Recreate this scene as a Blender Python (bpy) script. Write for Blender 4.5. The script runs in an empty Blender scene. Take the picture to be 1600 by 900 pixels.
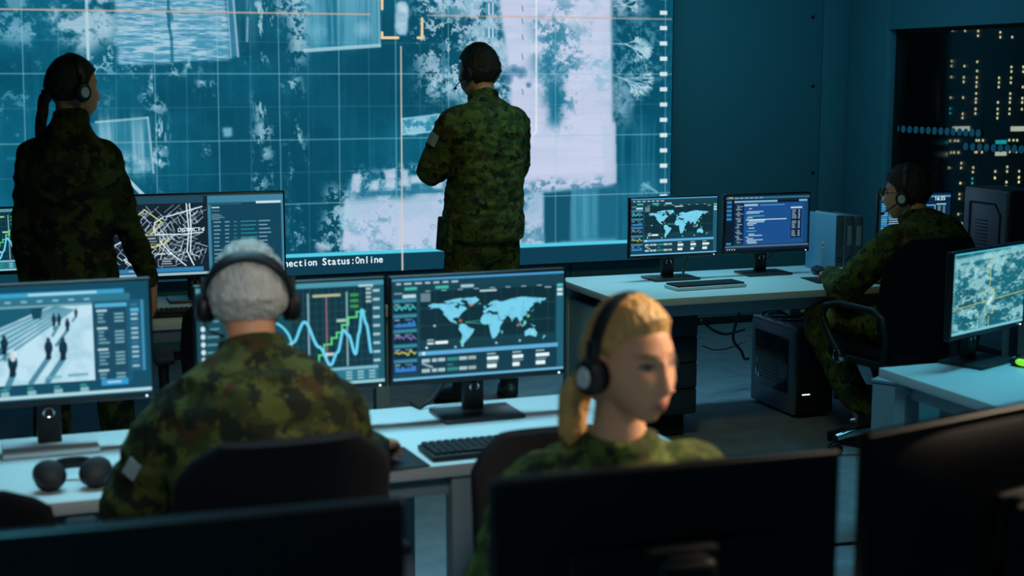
import bpy, bmesh, math, random
import numpy as np
from mathutils import Vector, Matrix, noise as mnoise

R = math.radians
V = Vector
scene = bpy.context.scene
COL = scene.collection

# ------------------------------------------------------------------ camera
FOC = 2222.0
YAW = R(20)
PITCH = math.atan(330 / FOC)
EYE = V((0, 0, 1.69))
cd = bpy.data.cameras.new('camera')
cd.sensor_width = 36
cd.lens = FOC * 36 / 1600
cd.clip_start = .05
cd.clip_end = 60
cd.dof.use_dof = True
cd.dof.focus_distance = 6.9
cd.dof.aperture_fstop = 3.0
cam = bpy.data.objects.new('camera', cd)
COL.objects.link(cam)
cam.location = EYE
cam.rotation_euler = (math.pi / 2 - PITCH, 0, -YAW)
scene.camera = cam

# ------------------------------------------------------------------ world, exposure
scene.view_settings.view_transform = 'Standard'
scene.view_settings.look = 'None'
scene.view_settings.exposure = 0
scene.view_settings.gamma = 1
scene.view_settings.use_curve_mapping = False
scene.cycles.use_denoising = True
scene.cycles.max_bounces = 6
scene.cycles.sample_clamp_indirect = 4
wd = bpy.data.worlds.new('world')
scene.world = wd
wd.use_nodes = True
wd.node_tree.nodes['Background'].inputs[0].default_value = (.008, .085, .13, 1)
wd.node_tree.nodes['Background'].inputs[1].default_value = .40


def area_lamp(name, loc, target, size, power, col, sizey=None, spread=None):
    l = bpy.data.lights.new(name, 'AREA')
    l.shape = 'RECTANGLE'
    l.size = size
    l.size_y = sizey or size
    l.energy = power
    l.color = col
    if spread:
        l.spread = R(spread)
    o = bpy.data.objects.new(name, l)
    COL.objects.link(o)
    o.location = loc
    o.rotation_euler = (V(target) - V(loc)).to_track_quat('-Z', 'Y').to_euler()
    return o


CYAN = (.12, .64, .84)
# added fill lamps, no known fittings: cool over desks and walls, warmer on people
area_lamp('fill_light', (.9, 4.1, 2.9), (.9, 3.7, 0), 2.2, 25, (.28, .66, .80), .3, 80)  # added to brighten the middle row of desks
area_lamp('fill_light', (3.6, 3.9, 2.9), (3.6, 3.8, 0), 1.2, 10, CYAN, .3, 75)  # added for the right desk
area_lamp('fill_light', (3.0, 6.25, 2.9), (3.0, 6.25, 0), 1.2, 9, (.20, .66, .84), .3, 65)  # added for the far desk
area_lamp('fill_light', (3.6, 7.2, 2.9), (4.2, 8.6, 1.0), 3.0, 14, CYAN, .4, 140)  # added wash on the back wall
area_lamp('fill_light', (-.5, 2.0, 2.9), (-.3, 1.8, 0), 1.6, 9, CYAN, .4, 60)  # added to brighten the top edge of the left front monitor
area_lamp('fill_light', (2.60, 2.28, 2.25), (1.10, 2.34, 1.14), .8, 6.5, (1, .80, .56), .9, 34)  # warm fill on the blonde operator's face, hung free below the ceiling
area_lamp('fill_light', (.25, .35, 2.85), (.52, 3.0, 1.22), .5, 1.5, (1, .95, .84), .5, 34)
area_lamp('fill_light', (6.7, 7.4, 2.85), (6.2, 8.75, 1.0), .8, 2.5, CYAN, .3, 100)  # added so the wall stub beyond the window is not black
area_lamp('fill_light', (1.9, 4.1, 2.85), (2.1, 6.6, 1.2), .5, 8, (.80, .95, .42), .5, 115)  # yellowish fill added to bring out the uniforms


# ------------------------------------------------------------------ pixel rays of the photograph -> points in the room
_f0 = V((math.sin(YAW), math.cos(YAW), 0))
_rt = V((math.cos(YAW), -math.sin(YAW), 0))
_fw = _f0 * math.cos(PITCH) - V((0, 0, 1)) * math.sin(PITCH)
_up = _f0 * math.sin(PITCH) + V((0, 0, 1)) * math.cos(PITCH)


def ray(px, py):
    return _fw + _rt * ((px - 800) / FOC) + _up * ((450 - py) / FOC)


def on_z(px, py, z):
    r = ray(px, py)
    return EYE + r * ((z - EYE.z) / r.z)


def on_y(px, py, y):
    r = ray(px, py)
    return EYE + r * (y / r.y)


def on_x(px, py, x):
    r = ray(px, py)
    return EYE + r * (x / r.x)


# ------------------------------------------------------------------ materials
def lin(c):
    return tuple((x / 12.92 if x <= .04045 else ((x + .055) / 1.055) ** 2.4) for x in c)


def rgb(r, g, b):
    return lin((r / 255, g / 255, b / 255))


def mat(name, col, rough=.5, metal=0.0, spec=.5, var=0.0, vscale=20.0, bump=0.0, bscale=200.0, stretch=(1, 1, 1)):
    m = bpy.data.materials.new(name)
    m.use_nodes = True
    nt = m.node_tree
    p = nt.nodes['Principled BSDF']
    p.inputs['Base Color'].default_value = (*col, 1)
    p.inputs['Roughness'].default_value = rough
    p.inputs['Metallic'].default_value = metal
    p.inputs['Specular IOR Level'].default_value = spec
    if var or bump:
        tc = nt.nodes.new('ShaderNodeTexCoord')
        mp = nt.nodes.new('ShaderNodeMapping')
        mp.inputs['Scale'].default_value = stretch
        nt.links.new(tc.outputs['Object'], mp.inputs['Vector'])
    if var:
        n = nt.nodes.new('ShaderNodeTexNoise')
        n.inputs['Scale'].default_value = vscale
        n.inputs['Detail'].default_value = 5
        nt.links.new(mp.outputs[0], n.inputs['Vector'])
        mx = nt.nodes.new('ShaderNodeMix')
        mx.data_type = 'RGBA'
        mx.inputs[6].default_value = (*[c * (1 - var) for c in col], 1)
        mx.inputs[7].default_value = (*[min(1, c * (1 + var)) for c in col], 1)
        nt.links.new(n.outputs['Fac'], mx.inputs[0])
        nt.links.new(mx.outputs[2], p.inputs['Base Color'])
    if bump:
        n2 = nt.nodes.new('ShaderNodeTexNoise')
        n2.inputs['Scale'].default_value = bscale
        n2.inputs['Detail'].default_value = 3
        nt.links.new(mp.outputs[0], n2.inputs['Vector'])
        b = nt.nodes.new('ShaderNodeBump')
        b.inputs['Strength'].default_value = bump
        b.inputs['Distance'].default_value = .01
        nt.links.new(n2.outputs['Fac'], b.inputs['Height'])
        nt.links.new(b.outputs[0], p.inputs['Normal'])
    return m


def glow(name, col, s=1.0):
    m = bpy.data.materials.new(name)
    m.use_nodes = True
    p = m.node_tree.nodes['Principled BSDF']
    p.inputs['Base Color'].default_value = (*col, 1)
    p.inputs['Emission Color'].default_value = (*col, 1)
    p.inputs['Emission Strength'].default_value = s
    return m


def display_mat(name, s, gloss=.3):
    m = bpy.data.materials.new(name)
    m.use_nodes = True
    nt = m.node_tree
    p = nt.nodes['Principled BSDF']
    p.inputs['Base Color'].default_value = (.01, .012, .014, 1)
    p.inputs['Roughness'].default_value = .45
    p.inputs['Specular IOR Level'].default_value = gloss
    a = nt.nodes.new('ShaderNodeAttribute')
    a.attribute_name = 'shown'
    nt.links.new(a.outputs['Color'], p.inputs['Emission Color'])
    p.inputs['Emission Strength'].default_value = s
    return m


def attr_mat(name, attr, rough=.5, spec=.4, bump=0, bscale=60, stretch=(1, 1, 1)):
    m = mat(name, (.5, .5, .5), rough, 0, spec, 0, 1, bump, bscale, stretch)
    nt = m.node_tree
    a = nt.nodes.new('ShaderNodeAttribute')
    a.attribute_name = attr
    nt.links.new(a.outputs['Color'], nt.nodes['Principled BSDF'].inputs['Base Color'])
    return m


def camo(name, dark, mid, light, brown, px=.006, scale=9.0, seed=0.0, thr=.54):
    """woodland pattern of small square spots, as on the uniforms"""
    m = bpy.data.materials.new(name)
    m.use_nodes = True
    nt = m.node_tree
    N, L = nt.nodes, nt.links
    p = N['Principled BSDF']
    p.inputs['Roughness'].default_value = .85
    p.inputs['Specular IOR Level'].default_value = .2
    tc = N.new('ShaderNodeTexCoord')
    ad = N.new('ShaderNodeVectorMath')
    ad.operation = 'ADD'
    ad.inputs[1].default_value = (seed, seed * .7, seed * .3)
    sn = N.new('ShaderNodeVectorMath')
    sn.operation = 'SNAP'
    sn.inputs[1].default_value = (px, px, px)
    L.new(tc.outputs['Object'], ad.inputs[0])
    L.new(ad.outputs[0], sn.inputs[0])

    def layer(sc, off, lo, prev, col, detail=6.0, rough=.62):
        n = N.new('ShaderNodeTexNoise')
        n.inputs['Scale'].default_value = sc
        n.inputs['Detail'].default_value = detail
        n.inputs['Roughness'].default_value = rough
        a2 = N.new('ShaderNodeVectorMath')
        a2.operation = 'ADD'
        a2.inputs[1].default_value = off
        L.new(sn.outputs[0], a2.inputs[0])
        L.new(a2.outputs[0], n.inputs['Vector'])
        g = N.new('ShaderNodeMapRange')
        g.inputs['From Min'].default_value = lo
        g.inputs['From Max'].default_value = lo + .02
        L.new(n.outputs['Fac'], g.inputs['Value'])
        mx = N.new('ShaderNodeMix')
        mx.data_type = 'RGBA'
        L.new(g.outputs[0], mx.inputs[0])
        if isinstance(prev, tuple):
            mx.inputs[6].default_value = (*prev, 1)
        else:
            L.new(prev, mx.inputs[6])
        mx.inputs[7].default_value = (*col, 1)
        return mx.outputs[2]
    c = layer(scale, (0, 0, 0), .49, mid, light)
    c = layer(scale * .9, (7, 3, 1), .56, c, brown)
    c = layer(scale * 1.1, (2, 9, 5), thr, c, dark)
    L.new(c, p.inputs['Base Color'])
    w = N.new('ShaderNodeTexNoise')
    w.inputs['Scale'].default_value = 350
    L.new(tc.outputs['Object'], w.inputs['Vector'])
    b = N.new('ShaderNodeBump')
    b.inputs['Strength'].default_value = .25
    b.inputs['Distance'].default_value = .002
    L.new(w.outputs['Fac'], b.inputs['Height'])
    L.new(b.outputs[0], p.inputs['Normal'])
    return m


M = {}
M['floor'] = mat('floor_carpet', (.21, .235, .27), .85, 0, .2, .35, 9, .3, 160)
M['wall'] = mat('wall_paint', (.07, .25, .33), .75, 0, .3, .05, 3)
M['ceil'] = mat('ceiling_paint', (.10, .13, .16), .9)
M['desk'] = mat('desk_laminate', (.58, .64, .66), .42, 0, .4, .03, 30)
M['deskframe'] = mat('desk_frame_paint', (.30, .40, .45), .45, .2, .4, .04, 20)
M['black'] = mat('black_plastic', (.010, .012, .016), .5, 0, .4, .1, 60)
M['black2'] = mat('black_matt_plastic', (.014, .016, .021), .7, 0, .3, .1, 60)
M['bezel'] = mat('bezel_plastic', (.006, .007, .011), .36, 0, .5, .1, 60)
M['standgrey'] = mat('stand_metal', (.05, .055, .065), .32, .5, .5, .1, 40)
M['silver'] = mat('brushed_silver', (.55, .59, .62), .45, .1, .5, .06, 40)
M['chrome'] = mat('chrome', (.7, .72, .75), .12, 1.0, .5, .03, 30)
M['mesh'] = mat('chair_fabric', (.0045, .0055, .009), .92, 0, .12, .2, 300, .3, 500)
M['casegrey'] = mat('computer_case_paint', (.17, .20, .26), .4, .3, .5, .05, 40)
M['casedark'] = mat('computer_case_front', (.016, .020, .028), .35, .2, .5, .05, 40)
M['drawer'] = mat('drawer_front_paint', (.045, .058, .08), .35, .2, .5, .05, 40)
M['binder'] = mat('binder_board', (.17, .44, .68), .55, 0, .4, .04, 50)
M['binderdark'] = mat('binder_dark_board', (.06, .12, .19), .55, 0, .4, .05, 50)
M['paper'] = mat('paper', (.62, .66, .66), .8, 0, .2, .04, 80)
M['label'] = mat('spine_label', (.25, .38, .44), .7, 0, .3, .04, 60)
M['cable'] = mat('cable_rubber', (.012, .014, .016), .55, 0, .4, .1, 50)
M['yellowcable'] = mat('yellow_cable_jacket', (.55, .42, .10), .5, 0, .4, .05, 50)
M['darkglass'] = mat('smoked_glass', (.012, .018, .025), .12, 0, .6, .05, 20)
M['ledw'] = glow('white_indicator', (.75, .9, 1), 2.0)
M['ledy'] = glow('warm_indicator', (1, .84, .42), 1.15)
M['ledt'] = glow('teal_indicator', (.05, .62, .60), 1.0)
M['ledrect'] = glow('pale_status_panel', (.72, .72, .50), .8)
M['ledtrect'] = glow('teal_status_panel', (.02, .42, .42), .9)
M['textw'] = glow('white_screen_text', (.80, .93, .97), 1.0)
M['display'] = display_mat('screen_image', 1.15)
M['videowall'] = display_mat('video_wall_image', 1.0, .1)
M['rack'] = mat('rack_metal', (.006, .008, .011), .6, .2, .4, .1, 30)
M['decal'] = mat('frosted_blue_film', (.10, .40, .58), .7, 0, .3, .05, 40)
M['boot'] = mat('boot_leather', (.012, .012, .013), .5, 0, .4, .15, 40, .2, 120)
M['patch'] = mat('pale_arm_patch', (.28, .32, .33), .8, 0, .2, .25, 90)
M['lens'] = mat('spectacle_lens', (.35, .5, .55), .08, 0, .8, .03, 20)
M['greenglow'] = glow('green_light', (.25, .75, .03), .8)


# ------------------------------------------------------------------ mesh builder
def frame_of(d):
    d = V(d).normalized()
    a = V((0, 0, 1)) if abs(d.z) < .9 else V((0, 1, 0))
    u = d.cross(a).normalized()
    return u, d.cross(u).normalized()


class MB:
    def __init__(s):
        s.v, s.f = [], []

    def add(s, vs, fs):
        b = len(s.v)
        s.v.extend([tuple(x) for x in vs])
        s.f.extend([tuple(i + b for i in f) for f in fs])
        return s

    def map(s, fn):
        s.v = [tuple(fn(V(p))) for p in s.v]
        return s

    def box(s, c, size, r=0.0, rot=None, seg=2, cuts=0):
        bm = bmesh.new()
        bmesh.ops.create_cube(bm, size=1)
        bmesh.ops.scale(bm, vec=size, verts=bm.verts)
        if r > 0:
            bmesh.ops.bevel(bm, geom=list(bm.edges), offset=min(r, min(size) * .49), segments=seg, profile=.5, affect='EDGES')
        if cuts:
            bmesh.ops.subdivide_edges(bm, edges=[e for e in bm.edges if e.calc_length() > .1], cuts=cuts, use_grid_fill=True)
        c = V(c)
        bm.verts.ensure_lookup_table()
        vs = [(rot @ v.co if rot else v.co) + c for v in bm.verts]
        fs = [[v.index for v in f.verts] for f in bm.faces]
        bm.free()
        return s.add(vs, fs)

    def loft(s, secs, n=18, power=1.0):
        """secs: (centre, half-axis u, half-axis w); closed tube with flat ends"""
        vs, fs = [], []
        for c, u, w in secs:
            for k in range(n):
                a = 2 * math.pi * k / n
                ca, sa = math.cos(a), math.sin(a)
                if power != 1.0:
                    ca = math.copysign(abs(ca) ** power, ca)
                    sa = math.copysign(abs(sa) ** power, sa)
                vs.append(V(c) + V(u) * ca + V(w) * sa)
        m = len(secs)
        for i in range(m - 1):
            for k in range(n):
                k2 = (k + 1) % n
                fs.append((i * n + k, i * n + k2, (i + 1) * n + k2, (i + 1) * n + k))
        fs.append(tuple(range(n - 1, -1, -1)))
        fs.append(tuple((m - 1) * n + k for k in range(n)))
        return s.add(vs, fs)

    def limb(s, pts, radii, n=14, flat=1.0, side=None):
        """round-ended tapering limb through pts, radii per point; flat scales the second axis"""
        pts = [V(p) for p in pts]
        # resample with Catmull-Rom for smooth bends
        P, Q = [], []
        m = len(pts)
        for i in range(m - 1):
            p0, p1, p2, p3 = pts[max(i - 1, 0)], pts[i], pts[i + 1], pts[min(i + 2, m - 1)]
            for t in (0, .25, .5, .75):
                t2, t3 = t * t, t * t * t
                cr = .5 * ((2 * p1) + (p2 - p0) * t + (2 * p0 - 5 * p1 + 4 * p2 - p3) * t2 + (3 * p1 - p0 - 3 * p2 + p3) * t3)
                ln = p1.lerp(p2, t)
                P.append(ln.lerp(cr, .6))
                Q.append(radii[i] * (1 - t) + radii[i + 1] * t)
        P.append(pts[-1])
        Q.append(radii[-1])
        d0 = (P[1] - P[0]).normalized()
        u = V(side) if side is not None else frame_of(d0)[0]
        secs = []
        for i, p in enumerate(P):
            d = (P[min(i + 1, len(P) - 1)] - P[max(i - 1, 0)]).normalized()
            u = (u - d * u.dot(d)).normalized()
            w = d.cross(u)
            r = Q[i]
            if i == 0:
                for a in (80, 55, 28):
                    secs.append((p - d * r * math.sin(R(a)), u * r * math.cos(R(a)), w * r * flat * math.cos(R(a))))
            secs.append((p, u * r, w * r * flat))
            if i == len(P) - 1:
                for a in (28, 55, 80):
                    secs.append((p + d * r * math.sin(R(a)), u * r * math.cos(R(a)), w * r * flat * math.cos(R(a))))
        return s.loft(secs, n)

    def tube(s, pts, r, n=8):
        pts = [V(p) for p in pts]
        d0 = (pts[1] - pts[0]).normalized()
        u = frame_of(d0)[0]
        secs = []
        for i, p in enumerate(pts):
            d = (pts[min(i + 1, len(pts) - 1)] - pts[max(i - 1, 0)]).normalized()
            u = (u - d * u.dot(d)).normalized()
            rr = r[i] if isinstance(r, (list, tuple)) else r
            secs.append((p, u * rr, d.cross(u) * rr))
        return s.loft(secs, n)

    def cyl(s, p0, p1, r0, r1=None, n=24):
        p0, p1 = V(p0), V(p1)
        u, w = frame_of(p1 - p0)
        r1 = r0 if r1 is None else r1
        return s.loft([(p0, u * r0, w * r0), (p1, u * r1, w * r1)], n)

    def ell(s, c, r, rot=None, nu=20, nv=12):
        vs, fs = [], []
        c = V(c)
        for j in range(1, nv):
            t = math.pi * j / nv
            for i in range(nu):
                a = 2 * math.pi * i / nu
                p = V((r[0] * math.sin(t) * math.cos(a), r[1] * math.sin(t) * math.sin(a), r[2] * math.cos(t)))
                vs.append((rot @ p if rot else p) + c)
        top = V((0, 0, r[2]))
        vs.append((rot @ top if rot else top) + c)
        vs.append((rot @ -top if rot else -top) + c)
        nt = len(vs) - 2
        for j in range(nv - 2):
            for i in range(nu):
                i2 = (i + 1) % nu
                fs.append((j * nu + i, (j + 1) * nu + i, (j + 1) * nu + i2, j * nu + i2))
        for i in range(nu):
            i2 = (i + 1) % nu
            fs.append((nt, i, i2))
            fs.append((nt + 1, (nv - 2) * nu + i2, (nv - 2) * nu + i))
        return s.add(vs, fs)

    def torus(s, c, R1, r, axis=(0, 0, 1), n=32, k=8):
        u, w = frame_of(axis)
        ax = V(axis).normalized()
        vs, fs = [], []
        for i in range(n):
            a = 2 * math.pi * i / n
            d = u * math.cos(a) + w * math.sin(a)
            for j in range(k):
                b = 2 * math.pi * j / k
                vs.append(V(c) + d * (R1 + r * math.cos(b)) + ax * r * math.sin(b))
        for i in range(n):
            for j in range(k):
                fs.append((i * k + j, ((i + 1) % n) * k + j, ((i + 1) % n) * k + (j + 1) % k, i * k + (j + 1) % k))
        return s.add(vs, fs)

    def prism(s, poly, mtx, depth):
        """poly in local xy, extruded along local z by depth"""
        n = len(poly)
        vs = [mtx @ V((x, y, 0)) for x, y in poly] + [mtx @ V((x, y, depth)) for x, y in poly]
        fs = [tuple(range(n - 1, -1, -1)), tuple(range(n, 2 * n))]
        for i in range(n):
            j = (i + 1) % n
            fs.append((i, j, n + j, n + i))
        return s.add(vs, fs)

    def mesh(s, name):
        me = bpy.data.meshes.new(name)
        me.from_pydata(s.v, [], s.f)
        bm = bmesh.new()
        bm.from_mesh(me)
        bmesh.ops.recalc_face_normals(bm, faces=bm.faces)
        bm.to_mesh(me)
        bm.free()
        return me

    def build(s, name, m, parent=None, smooth=True, angle=35):
        me = s.mesh(name)
        if smooth:
            me.shade_smooth()
            me.set_sharp_from_angle(angle=R(angle))
        return put(name, me, m, parent)


def put(name, me, m, parent=None):
    o = bpy.data.objects.new(name, me)
    COL.objects.link(o)
    if m:
        me.materials.append(m)
    o.parent = parent
    return o


def fuse_mesh(mb, voxel=.01, smooth=4, fac=.5):
    """union of overlapping closed solids as one continuous skin"""
    o = bpy.data.objects.new('tmp', mb.mesh('tmp'))
    COL.objects.link(o)
    r = o.modifiers.new('r', 'REMESH')
    r.mode = 'VOXEL'
    r.voxel_size = voxel
    r.adaptivity = 0
    if smooth:
        sm = o.modifiers.new('s', 'SMOOTH')
        sm.factor = fac
        sm.iterations = smooth
    dg = bpy.context.evaluated_depsgraph_get()
    me = bpy.data.meshes.new_from_object(o.evaluated_get(dg))
    old = o.data
    bpy.data.objects.remove(o)
    bpy.data.meshes.remove(old)
    me.shade_smooth()
    return me


def mesh_co(me):
    a = np.empty(len(me.vertices) * 3, np.float32)
    me.vertices.foreach_get('co', a)
    return a.reshape(-1, 3)


def set_co(me, a):
    me.vertices.foreach_set('co', np.ascontiguousarray(a, np.float32).ravel())
    me.update()


def normals(me):
    a = np.empty(len(me.vertices) * 3, np.float32)
    me.vertices.foreach_get('normal', a)
    return a.reshape(-1, 3)


def set_color(me, name, arr):
    at = me.color_attributes.new(name, 'FLOAT_COLOR', 'POINT')
    a = np.ones((len(me.vertices), 4), np.float32)
    a[:, :3] = arr
    at.data.foreach_set('color', a.ravel())


# ------------------------------------------------------------------ things
def tag(o, label, cat, group=None):
    o['label'] = label
    o['category'] = cat
    if group:
        o['group'] = group
    return o


def thing(name, label, cat, loc=(0, 0, 0), rz=0.0, group=None):
    o = bpy.data.objects.new(name, None)
    o.empty_display_size = .1
    COL.objects.link(o)
    o.location = loc
    o.rotation_euler = (0, 0, rz)
    return tag(o, label, cat, group)


def struct(o, label=None):
    o['kind'] = 'structure'
    if label:
        o['label'] = label
    return o


def text_mesh(s, height, adv=None, bold=0.0):
    """solid letters in local xy, baseline at y=0; adv spaces them evenly"""
    out = MB()

    def one(t):
        cu = bpy.data.curves.new('t', 'FONT')
        cu.body = t
        cu.size = height / .73
        cu.offset = bold
        cu.resolution_u = 3
        o = bpy.data.objects.new('t', cu)
        COL.objects.link(o)
        dg = bpy.context.evaluated_depsgraph_get()
        me = bpy.data.meshes.new_from_object(o.evaluated_get(dg))
        vs = [tuple(v.co) for v in me.vertices]
        fs = [tuple(p.vertices) for p in me.polygons]
        bpy.data.objects.remove(o)
        bpy.data.meshes.remove(me)
        bpy.data.curves.remove(cu)
        return vs, fs
    if adv is None:
        vs, fs = one(s)
        out.add(vs, fs)
    else:
        for i, ch in enumerate(s):
            if ch == ' ':
                continue
            vs, fs = one(ch)
            x0, x1 = min(v[0] for v in vs), max(v[0] for v in vs)
            sx = min(1.0, adv * .86 / max(x1 - x0, 1e-6))
            out.add([((v[0] - (x0 + x1) / 2) * sx + (i + .5) * adv, v[1], v[2]) for v in vs], fs)
    return out


# ------------------------------------------------------------------ pictures shown on the screens, computed point by point
class Canvas:
    """u to the right 0..asp, v down 0..1 (so both axes share a unit: the screen height)"""

    def __init__(s, nx, ny, asp, col):
        s.nx, s.ny, s.asp = nx, ny, asp
        s.U, s.W = np.meshgrid(np.linspace(0, asp, nx), np.linspace(0, 1, ny))
        s.px = asp / nx
        s.C = np.empty((ny, nx, 3), np.float32)
        s.C[:] = np.array(col) / 255.0

    def blend(s, mask, col, sl=None):
        c = np.array(col, np.float32) / 255.0
        if sl is None:
            sl = (slice(None), slice(None))
        s.C[sl] = s.C[sl] * (1 - mask[..., None]) + c * mask[..., None]

    def box_of(s, u0, v0, u1, v1):
        i0 = max(0, int(math.floor(u0 / s.asp * (s.nx - 1))) - 1)
        i1 = min(s.nx, int(math.ceil(u1 / s.asp * (s.nx - 1))) + 2)
        j0 = max(0, int(math.floor(v0 * (s.ny - 1))) - 1)
        j1 = min(s.ny, int(math.ceil(v1 * (s.ny - 1))) + 2)
        if i1 <= i0 or j1 <= j0:
            return None
        return (slice(j0, j1), slice(i0, i1))

    def rect(s, u0, v0, u1, v1, col, a=1.0, soft=None):
        sl = s.box_of(u0, v0, u1, v1)
        if sl is None:
            return
        e = soft or s.px
        U, W = s.U[sl], s.W[sl]
        m = np.clip((U - u0) / e + .5, 0, 1) * np.clip((u1 - U) / e + .5, 0, 1) * np.clip((W - v0) / e + .5, 0, 1) * np.clip((v1 - W) / e + .5, 0, 1)
        s.blend(m * a, col, sl)

    def inside(s, pts, sl, warp=0.0):
        U, W = s.U[sl], s.W[sl]
        if warp:
            if not hasattr(s, 'wx'):
                s.wx, s.wy = s.noise(14, 14, 91, 5, .6) - .5, s.noise(14, 14, 92, 5, .6) - .5
            U, W = U + s.wx[sl] * warp * 4, W + s.wy[sl] * warp * 4
        m = np.zeros(U.shape, bool)
        n = len(pts)
        for i in range(n):
            (x0, y0), (x1, y1) = pts[i], pts[(i + 1) % n]
            if y0 == y1:
                continue
            c = ((y0 > W) != (y1 > W)) & (U < (x1 - x0) * (W - y0) / (y1 - y0) + x0)
            m ^= c
        return m

    def poly(s, pts, col, a=1.0, tex=None, soft=0.0, warp=0.0):
        us, vs = [p[0] for p in pts], [p[1] for p in pts]
        e = soft * 1.5 + warp
        sl = s.box_of(min(us) - e, min(vs) - e, max(us) + e, max(vs) + e)
        if sl is None:
            return
        m = s.inside(pts, sl, warp).astype(np.float32)
        k = int(soft / s.px)
        for _ in range(3 if k > 0 else 0):                 # feathered edge
            for ax in (0, 1):
                pad = [(k, k) if i == ax else (0, 0) for i in range(2)]
                cs = np.cumsum(np.pad(m, pad, mode='edge'), axis=ax)
                cs = np.concatenate([np.zeros_like(np.take(cs, [0], ax)), cs], ax)
                n = m.shape[ax]
                m = (np.take(cs, range(2 * k + 1, 2 * k + 1 + n), ax) - np.take(cs, range(n), ax)) / (2 * k + 1)
        if tex is not None:
            m = m * tex[sl]
        s.blend(m * a, col, sl)

    def line(s, pts, w, col, a=1.0):
        for (x0, y0), (x1, y1) in zip(pts[:-1], pts[1:]):
            sl = s.box_of(min(x0, x1) - w, min(y0, y1) - w, max(x0, x1) + w, max(y0, y1) + w)
            if sl is None:
                continue
            U, W = s.U[sl], s.W[sl]
            dx, dy = x1 - x0, y1 - y0
            L = dx * dx + dy * dy + 1e-12
            t = np.clip(((U - x0) * dx + (W - y0) * dy) / L, 0, 1)
            d = np.hypot(U - x0 - t * dx, W - y0 - t * dy)
            s.blend(np.clip((w / 2 - d) / s.px + .5, 0, 1) * a, col, sl)

    def dot(s, x, y, r, col, a=1.0, ry=None):
        ry = ry or r
        sl = s.box_of(x - r, y - ry, x + r, y + ry)
        if sl is None:
            return
        d = np.hypot((s.U[sl] - x) / r, (s.W[sl] - y) / ry)
        s.blend(np.clip((1 - d) * r / s.px + .5, 0, 1) * a, col, sl)

    def noise(s, su, sv, seed, octs=4, gain=.55):
        rng = np.random.RandomState(seed)
        out = np.zeros(s.U.shape, np.float32)
        amp = tot = 0
        amp = 1.0
        for o in range(octs):
            g = rng.rand(128, 128).astype(np.float32)
            x, y = s.U * su * 2 ** o, s.W * sv * 2 ** o
            xi, yi = np.floor(x).astype(int), np.floor(y).astype(int)
            fx, fy = x - xi, y - yi
            fx, fy = fx * fx * (3 - 2 * fx), fy * fy * (3 - 2 * fy)
            a0 = g[yi % 128, xi % 128] * (1 - fx) + g[yi % 128, (xi + 1) % 128] * fx
            a1 = g[(yi + 1) % 128, xi % 128] * (1 - fx) + g[(yi + 1) % 128, (xi + 1) % 128] * fx
            out += amp * (a0 * (1 - fy) + a1 * fy)
            tot += amp
            amp *= gain
        return out / tot

    def linear(s):
        c = np.clip(s.C, 0, 1)
        return np.where(c <= .04045, c / 12.92, ((c + .055) / 1.055) ** 2.4)


def ramp(x, lo, hi):
    return np.clip((x - lo) / (hi - lo), 0, 1)


def display(name, w, h, cv, parent, y, z0, m, x0=0.0):
    """the lit face: a grid in the local xz plane facing -y, centred at x0, bottom at z0"""
    nx, ny = cv.nx, cv.ny
    X, Z = np.meshgrid(np.linspace(x0 - w / 2, x0 + w / 2, nx), np.linspace(z0 + h, z0, ny))
    co = np.stack([X, np.full_like(X, y), Z], -1).reshape(-1, 3)
    idx = np.arange(nx * ny).reshape(ny, nx)
    q = np.stack([idx[:-1, :-1], idx[1:, :-1], idx[1:, 1:], idx[:-1, 1:]], -1).reshape(-1, 4)
    me = bpy.data.meshes.new(name)
    me.vertices.add(len(co))
    me.vertices.foreach_set('co', co.astype(np.float32).ravel())
    me.loops.add(q.size)
    me.loops.foreach_set('vertex_index', q.astype(np.int32).ravel())
    me.polygons.add(len(q))
    me.polygons.foreach_set('loop_start', np.arange(0, q.size, 4, dtype=np.int32))
    me.update(calc_edges=True)
    set_color(me, 'shown', cv.linear().reshape(-1, 3))
    return put(name, me, m, parent)


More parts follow.
